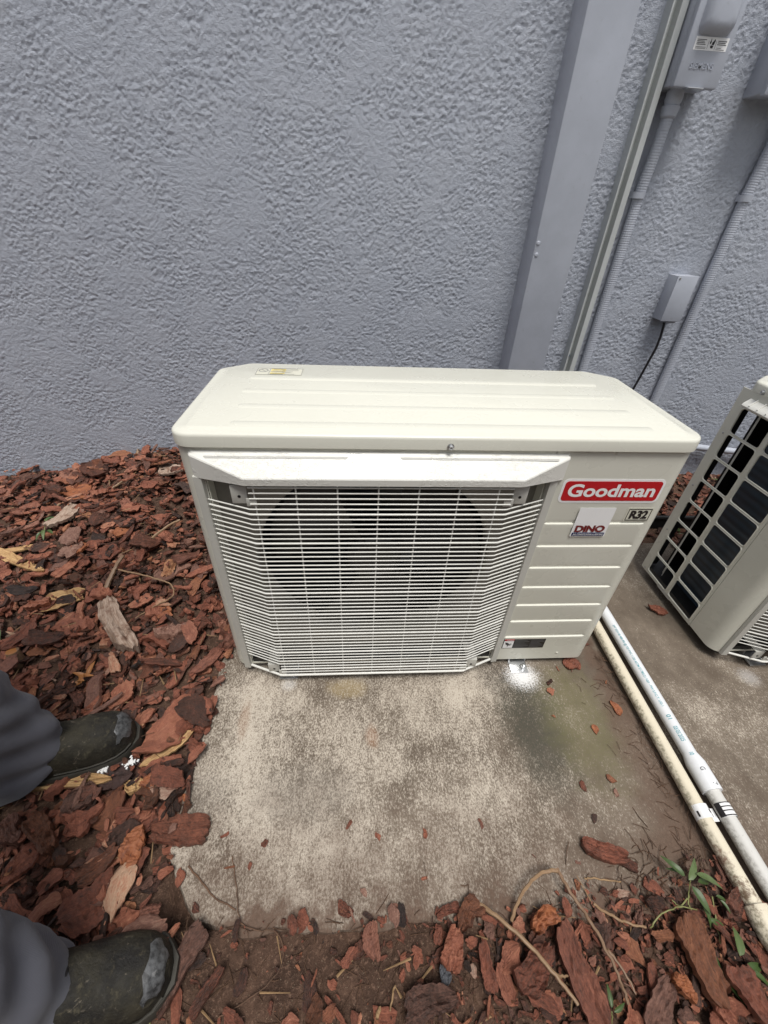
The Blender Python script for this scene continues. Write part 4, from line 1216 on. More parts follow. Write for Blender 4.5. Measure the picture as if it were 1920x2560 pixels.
def visible(P, margin=60):
    q = (P - CAM) @ AX.T
    X = 960 + FPX * q[:, 0] / q[:, 2]; Y = 1280 - FPX * q[:, 1] / q[:, 2]
    return (q[:, 2] > .1) & (X > -margin) & (X < 1920 + margin) & (Y > -margin) & (Y < 2560 + margin)


def scatter(n, fx, size, lift, region):
    """positions, sizes for region function fx(x, y) -> acceptance probability"""
    out = []
    (xa_, xb_), (ya_, yb_) = region
    while len(out) < n:
        x = nr.uniform(xa_, xb_, 4000); y = nr.uniform(ya_, yb_, 4000)
        keep = nr.random(4000) < fx(x, y); out += list(zip(x[keep], y[keep]))
    P = np.array(out[:n]); z = surface(P[:, 0], P[:, 1]) + lift * nr.random(n)
    return np.column_stack([P, z])


def bed_left(x, y):
    d = in_slab(x, y)
    edge = 0.02 + 0.05 * (fbm(x * 9 + 20, y * 9 + 20, 8) - .5)
    ok = (x < 0.02) & (y < .885) & (d < edge) & (y > -.62)
    thin = np.clip(1 - sstep(-.10, .08, x) * sstep(-.36, -.46, y), .1, 1)
    return ok * thin


def bed_front(x, y):
    d = in_slab(x, y)
    edge = np.interp(x, [0, .25, .55, .8, 1.0, 1.2], [.015, .02, .02, .045, .06, -.01]) + .05 * (fbm(x * 11 + 70, y * 11 + 20, 9) - .5)
    dens = np.interp(x, [-.1, .1, .3, .5, .65, 1.3], [.6, .10, .22, .55, 1, 1]) * sstep(-.40, -.52, y)
    return (x > -.06) & (y > -.80) & (d < edge) & (nr.random(np.shape(x)) < dens)


def bed_back(x, y):
    return ((y > .50) & (y < .885) & (x > .95) & ((y < .585) | (y > .622))) * np.where(y < .585, .5, 1.0)


def bed_mid(x, y):
    return (y > .54) & (y < .885) & (x > -.05) & (x < 1.0)


def pack(chips):
    """chips: list of (template, pos, size, R, tint, hue) -> one mesh's arrays"""
    Vs, Qs, Gs, Ts, Hs = [], [], [], [], []; n = 0
    for (tp, pos, s, Rm, ti, hu) in chips:
        v, q, g, _ = tp; Vs.append((v * s) @ Rm.T + pos); Qs.append(q + n); Gs.append(g * s + nr.random(3) * 30); Ts.append(np.full(len(v), ti)); Hs.append(np.full(len(v), hu)); n += len(v)
    return np.concatenate(Vs), np.concatenate(Qs), np.concatenate(Gs), np.concatenate(Ts), np.concatenate(Hs)


def random_chips(P, s_lo, s_hi, tilt=.28, power=1.6, dark=0.0, templ=None):
    templ = templ or TSMALL
    n = len(P); out = []
    S = s_lo + (s_hi - s_lo) * nr.random(n) ** power; T = tint_rand(n) - dark; yaw = nr.uniform(0, 2 * math.pi, n)
    tx = nr.normal(0, tilt, n); ty2 = nr.normal(0, tilt * .6, n); H = nr.random(n)
    for i in range(n): out.append((templ[nr.integers(len(templ))], P[i] + np.array([0, 0, .004]), S[i], rotmat(yaw[i], tx[i], ty2[i]), max(T[i], .03), H[i]))
    return out


# small and half-buried pieces, one mass
LEFTR = ((-1.75, .03), (-.62, .885)); FRONTR = ((-.10, 1.35), (-.80, -.38)); BACKR = ((.95, 2.6), (.50, .885))
stuffc = []
P = scatter(6500, bed_left, None, .016, LEFTR); stuffc += random_chips(P, .006, .032, .42, 1.4, .08)
P = scatter(3000, bed_left, None, .026, LEFTR); stuffc += random_chips(P, .018, .052, .38, 1.5)
P = scatter(900, bed_left, None, .030, LEFTR); stuffc += random_chips(P, .034, .075, .30, 1.5, 0, TEMPL)
P = scatter(2200, bed_left, None, .008, LEFTR); P[:, 2] += .026; stuffc += random_chips(P, .004, .018, .45, 1.5)
P = scatter(4500, bed_front, None, .006, FRONTR); stuffc += random_chips(P, .003, .016, .35, 1.6, .08)
P = scatter(330, bed_front, None, .008, FRONTR); stuffc += random_chips(P, .014, .045, .22, 2.0, .05)
P = scatter(1500, bed_back, None, .016, BACKR); stuffc += random_chips(P, .012, .050, .3, 1.5, .05)
P = scatter(350, bed_mid, None, .016, ((-.05, 1.0), (.54, .885))); stuffc += random_chips(P, .02, .07, .3, 1.5)
v, q, g, ti, hu = pack(stuffc)
stuff(big_mesh('bark_mulch', v, q, M['bark'], False, [('tint', 'FLOAT', ti), ('hue', 'FLOAT', hu), ('grain', 'FLOAT_VECTOR', g)]), 'bed of small red-brown bark mulch pieces')

CHIP_COUNT = 0


def one_chip(name, verts, quads, grain, tint, mat, pos, Rm, label, cat, group=None):
    global CHIP_COUNT
    o = big_mesh(name, verts @ Rm.T, quads, mat, False, [('tint', 'FLOAT', np.full(len(verts), tint)), ('hue', 'FLOAT', np.full(len(verts), nr.random())), ('grain', 'FLOAT_VECTOR', grain)])
    o.location = tuple(pos); CHIP_COUNT += 1
    return tag(o, label, cat, group)


# pieces that can be told apart in the photograph: pixel centre, length and width in px, angle in the picture, tint, material, label
special = [
    ((298, 1580), 140, 50, -64, .7, 'palewood', 'chunk of pale weathered wood lying on the bark mulch', .030, 'wood chunk'),
    ((52, 1413), 150, 26, -24, .9, 'tanwood', 'thick tan splinter of split wood entering from the left picture edge', .010, 'wood splinter'),
    ((38, 1381), 120, 12, 8, .9, 'tanwood', 'thin tan wood sliver just above the thick splinter at left edge', .005, 'wood splinter'),
    ((288, 1945), 105, 62, 8, .2, 'purplebark', 'dark purple-brown bark slab with two white flakes beside the far boot', .008, 'bark slab'),
    ((150, 1966), 280, 28, 6, .9, 'tanwood', 'long tan split stick lying in front of the far boot', .012, 'wood stick'),
    ((430, 1835), 165, 70, 38, .62, 'bark', 'long reddish bark plank angled against the concrete edge', .012, 'bark plank'),
    ((425, 1880), 165, 20, 36, .9, 'tanwood', 'narrow tan wood strip below the reddish bark plank', .006, 'wood strip'),
    ((445, 2080), 140, 72, 4, .36, 'bark', 'broad brown bark slab jutting onto the concrete edge', .016, 'bark slab'),
    ((340, 2126), 105, 52, 62, .60, 'orangebark', 'orange-brown blocky bark piece standing left of the broad slab', .016, 'bark piece'),
    ((118, 2090), 90, 62, -60, .30, 'bark', 'round scaly brown bark lump left of the orange-brown block', .022, 'bark lump'),
    ((28, 2090), 80, 60, 20, .40, 'bark', 'round brown bark lump at left edge between the boots', .02, 'bark lump'),
    ((65, 2160), 130, 50, 38, .48, 'bark', 'flat red bark strip at the left edge above the near trouser leg', .01, 'bark strip'),
    ((235, 2275), 170, 82, 42, .38, 'bark', 'large ridged bark plate above the near boot', .014, 'bark plate'),
    ((255, 2170), 120, 38, 42, .30, 'bark', 'grey-brown ribbed bark sliver between the two boots', .009, 'bark sliver'),
    ((205, 2010), 80, 55, 65, .33, 'bark', 'knobbly bark piece below the long tan stick', .016, 'bark piece'),
    ((335, 1975), 48, 36, 10, .9, 'tanwood', 'short yellow wood block right of the purple-brown slab', .012, 'wood block'),
    ((388, 1962), 66, 34, 25, .6, 'orangebark', 'small orange bark block between purple slab and concrete', .012, 'bark block'),
    ((310, 1745), 70, 46, 66, .66, 'bark', 'pinkish bark flake upright behind the far boot toe', .008, 'bark flake'),
    ((455, 2415), 235, 44, 62, .36, 'bark', 'long dark split bark beside the near boot toe', .014, 'bark strip'),
    ((520, 2480), 150, 24, 58, .24, 'bark', 'thin dark bark strip right of the long split bark', .008, 'bark strip'),
    ((928, 2355), 98, 40, -85, .52, 'bark', 'pinkish leaf-shaped bark flake on soil in front of the slab', .008, 'bark flake'),
    ((1130, 2375), 110, 46, 80, .58, 'bark', 'upright tan-brown bark slab with ribbed top in the front mulch', .013, 'bark slab'),
    ((1112, 2445), 60, 24, -80, .3, 'charcoal', 'small blue-grey bark piece beside the ribbed bark slab', .008, 'bark piece'),
    ((1070, 2505), 130, 92, 20, .30, 'bark', 'big round dark red bark slab at the bottom centre right', .018, 'bark slab'),
    ((1330, 2425), 130, 78, 62, .34, 'bark', 'dark bark block with orange edge beside the tan twig', .022, 'bark block'),
    ((1358, 2298), 68, 52, 40, .60, 'orangebark', 'rounded orange bark nugget under the arched twig', .018, 'bark nugget'),
    ((1440, 2440), 270, 52, -66, .42, 'bark', 'long curved red bark strip between the twigs', .016, 'bark strip'),
    ((1745, 2400), 230, 66, -66, .40, 'bark', 'long broad red-brown bark slab beneath the green weed', .014, 'bark slab'),
    ((1640, 2520), 140, 66, 70, .50, 'bark', 'wide pinkish bark slab at the bottom edge right of the twigs', .012, 'bark slab'),
    ((1510, 2130), 118, 40, -18, .42, 'bark', 'curled red bark piece with a white streak lying on the slab', .016, 'bark curl'),
    ((1565, 2155), 70, 24, -22, .22, 'bark', 'dark thin bark tail beside the curled bark on the slab', .006, 'bark sliver'),
    ((460, 1320), 5, 5, 0, .5, 'bark', None, .01, ''),
    ((250, 1180), 70, 42, -6, .25, 'bark', 'grey scaly bark flake near the wall in the left mulch', .010, 'bark flake'),
    ((195, 1235), 72, 38, -12, .66, 'orangebark', 'orange bark flake above the green sprig', .010, 'bark flake'),
    ((170, 1298), 80, 26, 38, .8, 'palewood', 'pale lichen-covered wood piece beside the green sprig', .012, 'wood piece'),
    ((430, 1182), 62, 30, -8, .9, 'palewood', 'pale cream bark flake tucked against the unit corner', .008, 'bark flake'),
    ((315, 1325), 46, 30, 50, .72, 'orangebark', 'bright orange angular bark chip right of the pale lichen wood', .008, 'bark chip'),
    ((205, 1377), 50, 30, 4, .60, 'orangebark', 'flat orange bark chip in the middle of the left bed', .008, 'bark chip'),
    ((165, 1505), 110, 34, 16, .62, 'tanwood', 'tan curled bark sheet above the pale wood chunk', .006, 'bark sheet'),
    ((192, 1125), 70, 34, 14, .62, 'orangebark', 'orange-red bark curl leaning on the wall foot', .014, 'bark curl'),
    ((310, 1118), 72, 48, -30, .38, 'bark', 'curled dark red bark leaning against the wall foot', .02, 'bark curl'),
    ((415, 1535), 36, 24, 5, .8, 'orangebark', 'small pale orange chip right of the pale wood chunk', .006, 'bark chip'),
    ((1705, 2015), 5, 5, 0, .4, 'bark', None, .01, ''),
    ((862, 2275), 46, 34, -30, .36, 'bark', 'small triangular bark flake on the soil at slab front', .006, 'bark flake'),
    ((1120, 2273), 62, 26, 20, .36, 'bark', 'dark bark curl on the front edge of the slab near the tan twig', .008, 'bark curl'),
    ((992, 2270), 30, 18, -35, .55, 'bark', 'tiny orange flake on the front edge of the slab', .004, 'bark flake'),
    ((448, 2190), 44, 22, 75, .55, 'bark', 'small pinkish bark flake on the left front corner of the slab', .004, 'bark flake'),
    ((460, 1990), 18, 12, -70, .6, 'orangebark', 'tiny orange chip alone on the pale concrete left edge', .004, 'bark chip'),
    ((1492, 1818), 26, 13, -60, .68, 'orangebark', 'small orange bark flake alone on the slab near the pipes', .003, 'bark flake'),
    ((1545, 1765), 40, 16, -55, .58, 'orangebark', 'thin orange bark flake beside the yellowed pipe', .004, 'bark flake'),
    ((1430, 1655), 46, 28, -40, .48, 'bark', 'red bark flake under the right bottom corner of the main unit', .006, 'bark flake'),
    ((1648, 1520), 40, 18, -32, .52, 'bark', 'brown bark flake beside the second unit corner', .006, 'bark flake'),
    ((1700, 2470), 60, 40, -70, .6, 'orangebark', 'orange bark end poking out below the green weed', .012, 'bark piece'),
    ((1870, 2500), 190, 50, -58, .40, 'bark', 'long bark slab at the bottom right corner', .014, 'bark slab'),
    ((1795, 2530), 90, 30, -50, .55, 'bark', 'reddish bark wedge at the bottom near the corner weed', .010, 'bark wedge'),
    ((1215, 2420), 130, 30, -78, .4, 'bark', 'narrow ribbed bark strip left of the dark bark block', .008, 'bark strip'),
]
placed = []


def place_px(px, lp, wpx, ang):
    """ground position, length, width and heading of a piece from its picture position"""
    c = gp(*px, 0.0)
    for _ in range(3): c = gp(*px, float(surface(c[0], c[1])) + .012)
    z = c[2]; a = math.radians(ang)
    e0 = gp(px[0] - lp / 2 * math.cos(a), px[1] + lp / 2 * math.sin(a), z); e1 = gp(px[0] + lp / 2 * math.cos(a), px[1] - lp / 2 * math.sin(a), z)
    s0 = gp(px[0] - wpx / 2 * math.sin(a), px[1] - wpx / 2 * math.cos(a), z); s1 = gp(px[0] + wpx / 2 * math.sin(a), px[1] + wpx / 2 * math.cos(a), z)
    d = e1 - e0; L = np.linalg.norm(d); h = math.atan2(d[1], d[0]); s = s1 - s0
    W = abs(-math.sin(h) * s[0] + math.cos(h) * s[1]); return c, L, max(W, .004), h


for i, (px, lp, wpx, ang, ti, mt, lab, thick, cat) in enumerate(special):
    if lab is None: continue
    c, L, W, h = place_px(px, lp, wpx, ang)
    if L > .22: W *= .22 / L * 1.1; L = .22
    curl = .45 if 'curl' in lab else .12
    kd = 'flake' if W / L > .55 else 'sliver' if W / L < .2 else 'plank'
    if 'lump' in lab or 'chunk' in lab or 'nugget' in lab: kd = 'block'
    v, q, g = chip_mesh(L, W, thick, 500 + i, curl, .06, .22, .5, 17, 9, kd)
    on_slab = in_slab(c[0], c[1]) > 0
    lift = thick * .9 + (.001 if on_slab else .020)
    tilt = rotmat(h, rnd.uniform(-.10, .10) if not on_slab else .02, 0)
    if px[1] < 1150: tilt = rotmat(h, .55, .2); lift += .02
    one_chip(cat.replace(' ', '_'), v, q, g, ti, M[mt], (c[0], c[1], surface(c[0], c[1]) + lift), tilt, lab, cat); placed.append((c[0], c[1], L))

# unnamed bigger pieces: individuals that nothing tells apart within their bed
for region, fx, n, (sl, sh), lift, lab, grp in (
        (LEFTR, bed_left, 170, (.042, .100), .034, 'one of the larger red-brown bark chips in the mulch bed left of the main unit', 'larger bark chips in the left mulch bed'),
        (FRONTR, bed_front, 62, (.018, .046), .008, 'one of the larger bark chips on the soil in front of the concrete slab', 'larger bark chips in front of the slab'),
        (BACKR, bed_back, 22, (.035, .075), .022, 'one of the larger bark chips against the wall in the gap between the units', 'larger bark chips between the units')):
    cnt = 0
    while cnt < n:
        P = scatter(1, fx, None, lift, region)
        if not visible(P, 20)[0]: continue
        if any((P[0, 0] - a) ** 2 + (P[0, 1] - b_) ** 2 < (l * .42) ** 2 for a, b_, l in placed): continue
        near = np.linalg.norm(P[0] - CAM); s = sl + (sh - sl) * rnd.random() ** 1.5
        (v, q, g, asp), pos, s, Rm, ti, _h = random_chips(P, s, s + .001, .22, templ=TEMPL)[0]
        one_chip('bark_chip', v * s, q, g * s + nr.random(3) * 30, min(ti, .66), M['bark'], pos + np.array([0, 0, .010]), Rm, lab, 'bark chip', grp); cnt += 1
# small crumbs lying loose on the concrete
for k in range(26):
    x = rnd.uniform(.0, .95); y = rnd.uniform(-.46, -.34) if k % 2 else rnd.uniform(-.46, .1)
    if k % 2 == 0: x = rnd.uniform(.80, .99)
    s = rnd.uniform(.008, .022); i = rnd.randrange(len(TEMPL)); v, q, g, asp = TEMPL[i]
    one_chip('bark_chip', v * s, q, g * s, float(tint_rand()[0]), M['bark'], (x, y, s * .14 + .001), rotmat(rnd.uniform(0, 6), 0, 0), 'one of the tiny bark crumbs scattered on the bare concrete slab', 'bark chip', 'bark crumbs on the concrete')

# white flakes on the purple-brown slab
for px, lab in (((265, 1934), 'clump of white flakes on the dark bark slab, nearer the far boot'), ((330, 1918), 'clump of white flakes at the right end of the dark bark slab')):
    c = place_px(px, 30, 20, 0)[0]; b = MB()
    for k in range(46):
        a_, r_ = rnd.uniform(0, 6.28), abs(rnd.gauss(0, .0065)); x, y = c[0] + r_ * math.cos(a_) * 1.2, c[1] + r_ * math.sin(a_); s = rnd.uniform(.0012, .003); z = float(surface(c[0], c[1])) + .030 + rnd.uniform(0, .003)
        b.add([(x - s, y - s * .6, z), (x + s * .7, y - s, z + .001), (x + s, y + s * .8, z + .0015), (x - s * .4, y + s, z + .0008), (x, y, z - .012)], [(0, 1, 2, 3), (0, 4, 1), (1, 4, 2), (2, 4, 3), (3, 4, 0)])
    tag(b.build('white_flakes', M['flake'], origin=(c[0], c[1], surface(c[0], c[1])), smooth=0), lab, 'flakes')

# ------------------------------------------------------------------ twigs, stems, roots


def gz(x, y, z): c = gp(x, y, 0); c = gp(x, y, float(surface(c[0], c[1])) + z); return c


def smooth_path(pts, n=6, wob=.0007):
    P = np.array(pts); out = []
    for i in range(len(P) - 1):
        p0, p1, p2, p3 = P[max(i - 1, 0)], P[i], P[i + 1], P[min(i + 2, len(P) - 1)]
        for k in range(n):
            t = k / n; out.append(.5 * ((2 * p1) + (p2 - p0) * t + (2 * p0 - 5 * p1 + 4 * p2 - p3) * t * t + (3 * p1 - p0 - 3 * p2 + p3) * t ** 3) + nr.normal(0, wob, 3))
    out.append(P[-1]); return out


def twig(name, pxs, r0_, r1_, mat, lab, cat, forks=()):
    b = MB(); P = smooth_path([gz(*p) for p in pxs]); b.tube(P, list(np.linspace(r0_, r1_, len(P)) * (1 + .18 * nr.random(len(P)))), 7)
    for f in forks:
        Q = smooth_path([gz(*p) for p in f]); b.tube(Q, list(np.linspace(r1_ * 1.2, r1_ * .6, len(Q))), 6)
    return tag(b.build(name, M[mat], origin=tuple(P[0]), smooth=50), lab, cat)


twig('twig', [(1185, 2252, .012), (1240, 2290, .028), (1315, 2355, .045), (1390, 2440, .05), (1445, 2512, .05)], .0034, .0024, 'twigtan', 'long tan twig slanting from slab front edge to the bottom right mulch', 'twig', [[(1255, 2300, .02), (1290, 2335, .022)], [(1395, 2442, .03), (1420, 2440, .04)]])
twig('twig', [(1278, 2302, .010), (1300, 2245, .025), (1330, 2200, .035), (1365, 2178, .035), (1395, 2176, .03)], .0026, .0030, 'twigtan', 'pinkish arched twig curving up at the front of the slab', 'twig')
twig('twig', [(1392, 2172, .03), (1420, 2220, .035), (1470, 2295, .045), (1515, 2370, .048), (1550, 2450, .045), (1570, 2510, .042)], .0030, .0020, 'twig', 'long brown twig running down from the arched twig to the bottom edge', 'twig', [[(1518, 2372, .048), (1555, 2420, .046), (1590, 2485, .044)]])
twig('twig', [(1485, 2260, .012), (1530, 2290, .014), (1575, 2310, .014), (1615, 2318, .012)], .0022, .0018, 'twigtan', 'short pale twig right of the long brown twig', 'twig')
twig('stick', [(255, 1492, .02), (272, 1455, .026), (288, 1420, .03), (309, 1388, .034)], .0070, .0050, 'twig', 'short dark straight stick above the pale wood chunk', 'stick')
twig('stem', [(295, 1424, .03), (350, 1436, .034), (400, 1450, .036), (428, 1462, .036), (434, 1486, .036), (420, 1498, .034), (380, 1520, .03), (338, 1546, .026)], .0022, .0014, 'twigtan', 'thin bent tan stem forming a corner right of the pale wood chunk', 'stem')
twig('stick', [(332, 1166, .03), (342, 1140, .06), (352, 1108, .10)], .0060, .0046, 'twigtan', 'pale stick leaning upright against the wall foot left of the unit', 'stick')
twig('root', [(393, 1160, .03), (400, 1120, .06), (396, 1100, .085), (404, 1082, .10)], .0050, .0030, 'twig', 'knotted reddish root poking up beside the unit at the wall', 'root')
twig('stick', [(282, 1220, .028), (315, 1196, .03), (345, 1174, .032)], .0032, .0026, 'twigtan', 'thin straight brown stick below the pale leaning stick', 'stick')
twig('stick', [(150, 1260, .028), (120, 1290, .03)], .004, .003, 'twigtan', 'short tan stick end touching the green sprig', 'stick')
twig('stick', [(380, 1345, .03), (420, 1315, .03), (450, 1300, .03)], .004, .003, 'twigtan', 'tan stick near the left side of the main unit', 'stick')
twig('root', [(470, 2165, .003), (500, 2200, .003), (540, 2245, .003), (590, 2275, .004)], .0016, .0011, 'needle', 'thin dark root lying on the left front corner of the slab', 'root')
twig('root', [(580, 2140, .003), (592, 2220, .003), (600, 2300, .004), (640, 2325, .004), (690, 2330, .005), (706, 2370, .006), (695, 2430, .006), (620, 2500, .006), (545, 2545, .006)], .0009, .0007, 'needle', 'long looping thin root over the front left soil', 'root')
twig('straw', [(1460, 2195, .003), (1500, 2198, .003), (1552, 2204, .003)], .0013, .0010, 'straw', 'straight straw lying on the slab under the curled bark', 'straw')
twig('straw', [(986, 2462, .012), (980, 2495, .018), (975, 2528, .015)], .0016, .0010, 'straw', 'upright pale straw at the bottom centre', 'straw')
twig('straw', [(950, 2520, .01), (942, 2545, .01), (936, 2575, .01)], .0030, .0022, 'straw', 'thicker pale straw at the bottom edge centre', 'straw')

# stub of a cut shoot at the left edge
c = gz(48, 1660, 0.0); b = MB(); b.tube([c, c + np.array([0, .004, .025]), c + np.array([-.002, .008, .045])], [.020, .0165, .0145], 14)
sb = b.build('cut_stub', M['twig'], origin=tuple(c), smooth=40); tag(sb, 'short cut brown stub standing in the mulch above the far trouser leg', 'stub')
b = MB(); b.tube([c + np.array([-.002, .008, .0452]), c + np.array([-.002, .0083, .0462])], [.0138, .0130], 14); b.build('cut_face', M['dryleaf'], sb, smooth=0)

# fine roots, needles and shreds: one mass
b = MB()
for k in range(1500):
    if k < 620: x = rnd.uniform(-.08, 1.25); y = rnd.uniform(-.68, -.475) + .03 * (rnd.random() < .15)
    elif k < 760: x = rnd.gauss(.90, .06); y = rnd.gauss(-.46, .04)
    elif k < 900: x = rnd.gauss(1.0, .03); y = rnd.uniform(-.46, .05)
    else: x = rnd.uniform(-1.4, -.06); y = rnd.uniform(-.5, .85)
    L = rnd.uniform(.010, .040); a_ = rnd.uniform(0, 6.28); z = float(surface(x, y)) + (.002 if k < 900 else rnd.uniform(.016, .03)); cv = rnd.gauss(0, .35)
    p0 = np.array([x, y, z]); p1 = p0 + np.array([math.cos(a_), math.sin(a_), rnd.uniform(0, .25)]) * L / 2; p2 = p1 + np.array([math.cos(a_ + cv), math.sin(a_ + cv), -rnd.uniform(0, .2)]) * L / 2
    b.tube([p0, p1, p2], rnd.uniform(.0004, .0008), 3, False)
stuff(b.build('root_litter', M['needle'], smooth=0, fix=False), 'fine dry roots and needles over the soil')
b = MB()
for k in range(190):
    x = rnd.uniform(-1.4, -.06) if k % 3 else rnd.uniform(0, 1.2); y = rnd.uniform(-.5, .85) if k % 3 else rnd.uniform(-.68, -.48)
    L = rnd.uniform(.015, .05); a_ = rnd.uniform(0, 6.28); z = float(surface(x, y)) + (rnd.uniform(.014, .032) if k % 3 else .006)
    b.tube([(x, y, z), (x + L * math.cos(a_), y + L * math.sin(a_), z + .004)], [rnd.uniform(.001, .0022), .0005], 4, False)
stuff(b.build('wood_shreds', M['straw'], smooth=0, fix=False), 'scattered tan wood shreds in the mulch')

# ------------------------------------------------------------------ weeds


def leaf_geo(L, W, seed=0, fold=.25, droop=.3):
    nu, nv = 9, 5; r = np.random.default_rng(seed); G = np.zeros((nu, nv, 3))
    for i in range(nu):
        t = i / (nu - 1); w = W / 2 * (math.sin(math.pi * t ** .75) ** .8 if 0 < t < 1 else 0.02) * (1 + .10 * (r.random() - .5))
        for j in range(nv):
            s = j / 2 - 1; G[i, j] = (t * L, s * w, abs(s) * w * fold - droop * L * t * t + .02 * L * (r.random() - .5) * abs(s))
    return G


def add_leaf(parent, base, L, W, yaw, pitch, mat, seed):
    G = leaf_geo(L * .72, W * .50, seed, rnd.uniform(.2, .7), rnd.uniform(.25, .7)); Rm = rotmat(yaw, rnd.uniform(-.3, .3), -pitch); P = G.reshape(-1, 3) @ Rm.T + np.asarray(base)
    b = MB(); b.grid(P.reshape(G.shape)); return b.build('leaf', M[mat], parent, smooth=80, fix=False)


def weed(name, pxbase, leaves, stems, lab, cat='weed', mat='leaf', stem_r=.0013):
    c = gz(*pxbase, 0.004); t = thing(name, lab, cat, c)
    for s in stems:
        P = smooth_path([gz(*p) for p in s], 5, .0005); b = MB(); b.tube(P, list(np.linspace(stem_r, stem_r * .7, len(P))), 6); b.build('stem', M['stem'], t, smooth=60)
    for i, (px, h, L, W, yaw, pitch, *mm) in enumerate(leaves):
        add_leaf(t, gz(*px, h), L, W, math.radians(yaw), math.radians(pitch), mm[0] if mm else mat, 77 + i)
    return t


weed('weed', (1722, 2230), [((1722, 2200), .035, .060, .026, 40, 20, 'leafpale'), ((1740, 2185), .04, .062, .024, -20, 15, 'leafpale'), ((1712, 2190), .04, .050, .022, 130, 25), ((1730, 2215), .03, .055, .026, -70, 5), ((1745, 2205), .03, .045, .020, 5, -5),
      ((1752, 2255), .02, .045, .020, -75, 0), ((1790, 2240), .02, .030, .014, -20, 10), ((1800, 2250), .02, .028, .013, -60, 5), ((1745, 2320), .018, .040, .018, -70, 5), ((1770, 2300), .018, .040, .018, -15, 10), ((1700, 2180), .03, .03, .012, 160, 10)],
     [[(1720, 2262, .004), (1722, 2225, .02), (1726, 2200, .035)], [(1725, 2240, .01), (1700, 2265, .01), (1680, 2250, .012)], [(1722, 2262, .01), (1740, 2300, .015), (1770, 2380, .015), (1775, 2420, .012)], [(1625, 2320, .008), (1655, 2285, .02), (1700, 2268, .02), (1745, 2275, .016)], [(1780, 2240, .015), (1790, 2300, .012), (1802, 2360, .01)]],
     'green trailing weed with drooping leaves left of the yellowed pipe')
weed('weed', (1775, 2400), [((1765, 2360), .025, .070, .018, -80, 5), ((1790, 2420), .02, .100, .026, -55, 0), ((1850, 2390), .025, .055, .030, 60, 10, 'leafpale'), ((1860, 2420), .02, .060, .024, 0, 10), ((1865, 2440), .02, .055, .022, -70, 5), ((1840, 2345), .012, .040, .014, -10, 0), ((1880, 2430), .02, .05, .02, -30, 0)],
     [[(1765, 2350, .01), (1770, 2420, .02), (1800, 2440, .02), (1860, 2430, .02)]], 'dark green leafy weed at the lower right corner under the elbow')
weed('sprig', (113, 1310), [((112, 1300), .03, .050, .024, 35, 15), ((112, 1305), .03, .045, .022, 60, 20, 'leafpale'), ((110, 1325), .03, .045, .024, -70, 10, 'leafpale'), ((118, 1325), .03, .042, .022, -30, 10), ((105, 1330), .028, .04, .022, -110, 5)], [[(112, 1335, .02), (112, 1315, .03), (112, 1298, .03)]], 'small bright green leaf sprig lying on the left mulch', 'sprig')
weed('seedling', (1530, 2548), [((1530, 2520), .02, .035, .014, 80, 20), ((1535, 2530), .02, .032, .013, 20, 15), ((1522, 2535), .02, .032, .012, 150, 15)], [[(1530, 2560, .0), (1530, 2530, .02)]], 'tiny green seedling at the bottom edge between the twigs', 'seedling')
weed('seedling', (1800, 1210), [((1795, 1205), .02, .05, .022, 30, 25, 'leafpale'), ((1800, 1205), .02, .05, .022, 120, 25, 'leafpale'), ((1790, 1210), .02, .04, .02, -40, 20)], [[(1798, 1225, 0), (1798, 1205, .02)]], 'small green plant by the wall seen through the second unit bars', 'seedling')
weed('seedling', (1700, 1335), [((1697, 1330), .02, .04, .016, 60, 25), ((1702, 1330), .02, .04, .016, 150, 25), ((1695, 1335), .02, .035, .014, -20, 20)], [[(1698, 1345, 0), (1698, 1330, .02)]], 'small green plant at the slab edge behind the second unit bars', 'seedling')
weed('seedling', (375, 2552), [((375, 2545), .015, .025, .010, 70, 20, 'leafpale'), ((370, 2550), .015, .022, .010, 150, 20, 'leafpale')], [[(374, 2560, .0), (374, 2546, .015)]], 'tiny pale green sprout beside the near boot toe', 'seedling')
# crumpled dry leaf
t = thing('dry_leaf', 'crumpled orange dry leaf below the pale wood chunk', 'leaf', gz(210, 1690, .004))
for k in range(6): add_leaf(t, gz(195 + 5 * k, 1700 - 6 * (k % 3), .018), .045, .024, rnd.uniform(0, 6.28), rnd.uniform(.2, .9), 'dryleaf', 300 + k)
t = thing('fallen_leaf', 'pale green fallen leaf at the left edge above the stub', 'leaf', gz(4, 1590, .01))
add_leaf(t, gz(0, 1575, .03), .055, .022, math.radians(-65), .1, 'leafpale', 351)

# ------------------------------------------------------------------ the person at the left: boots, work trousers, body out of frame


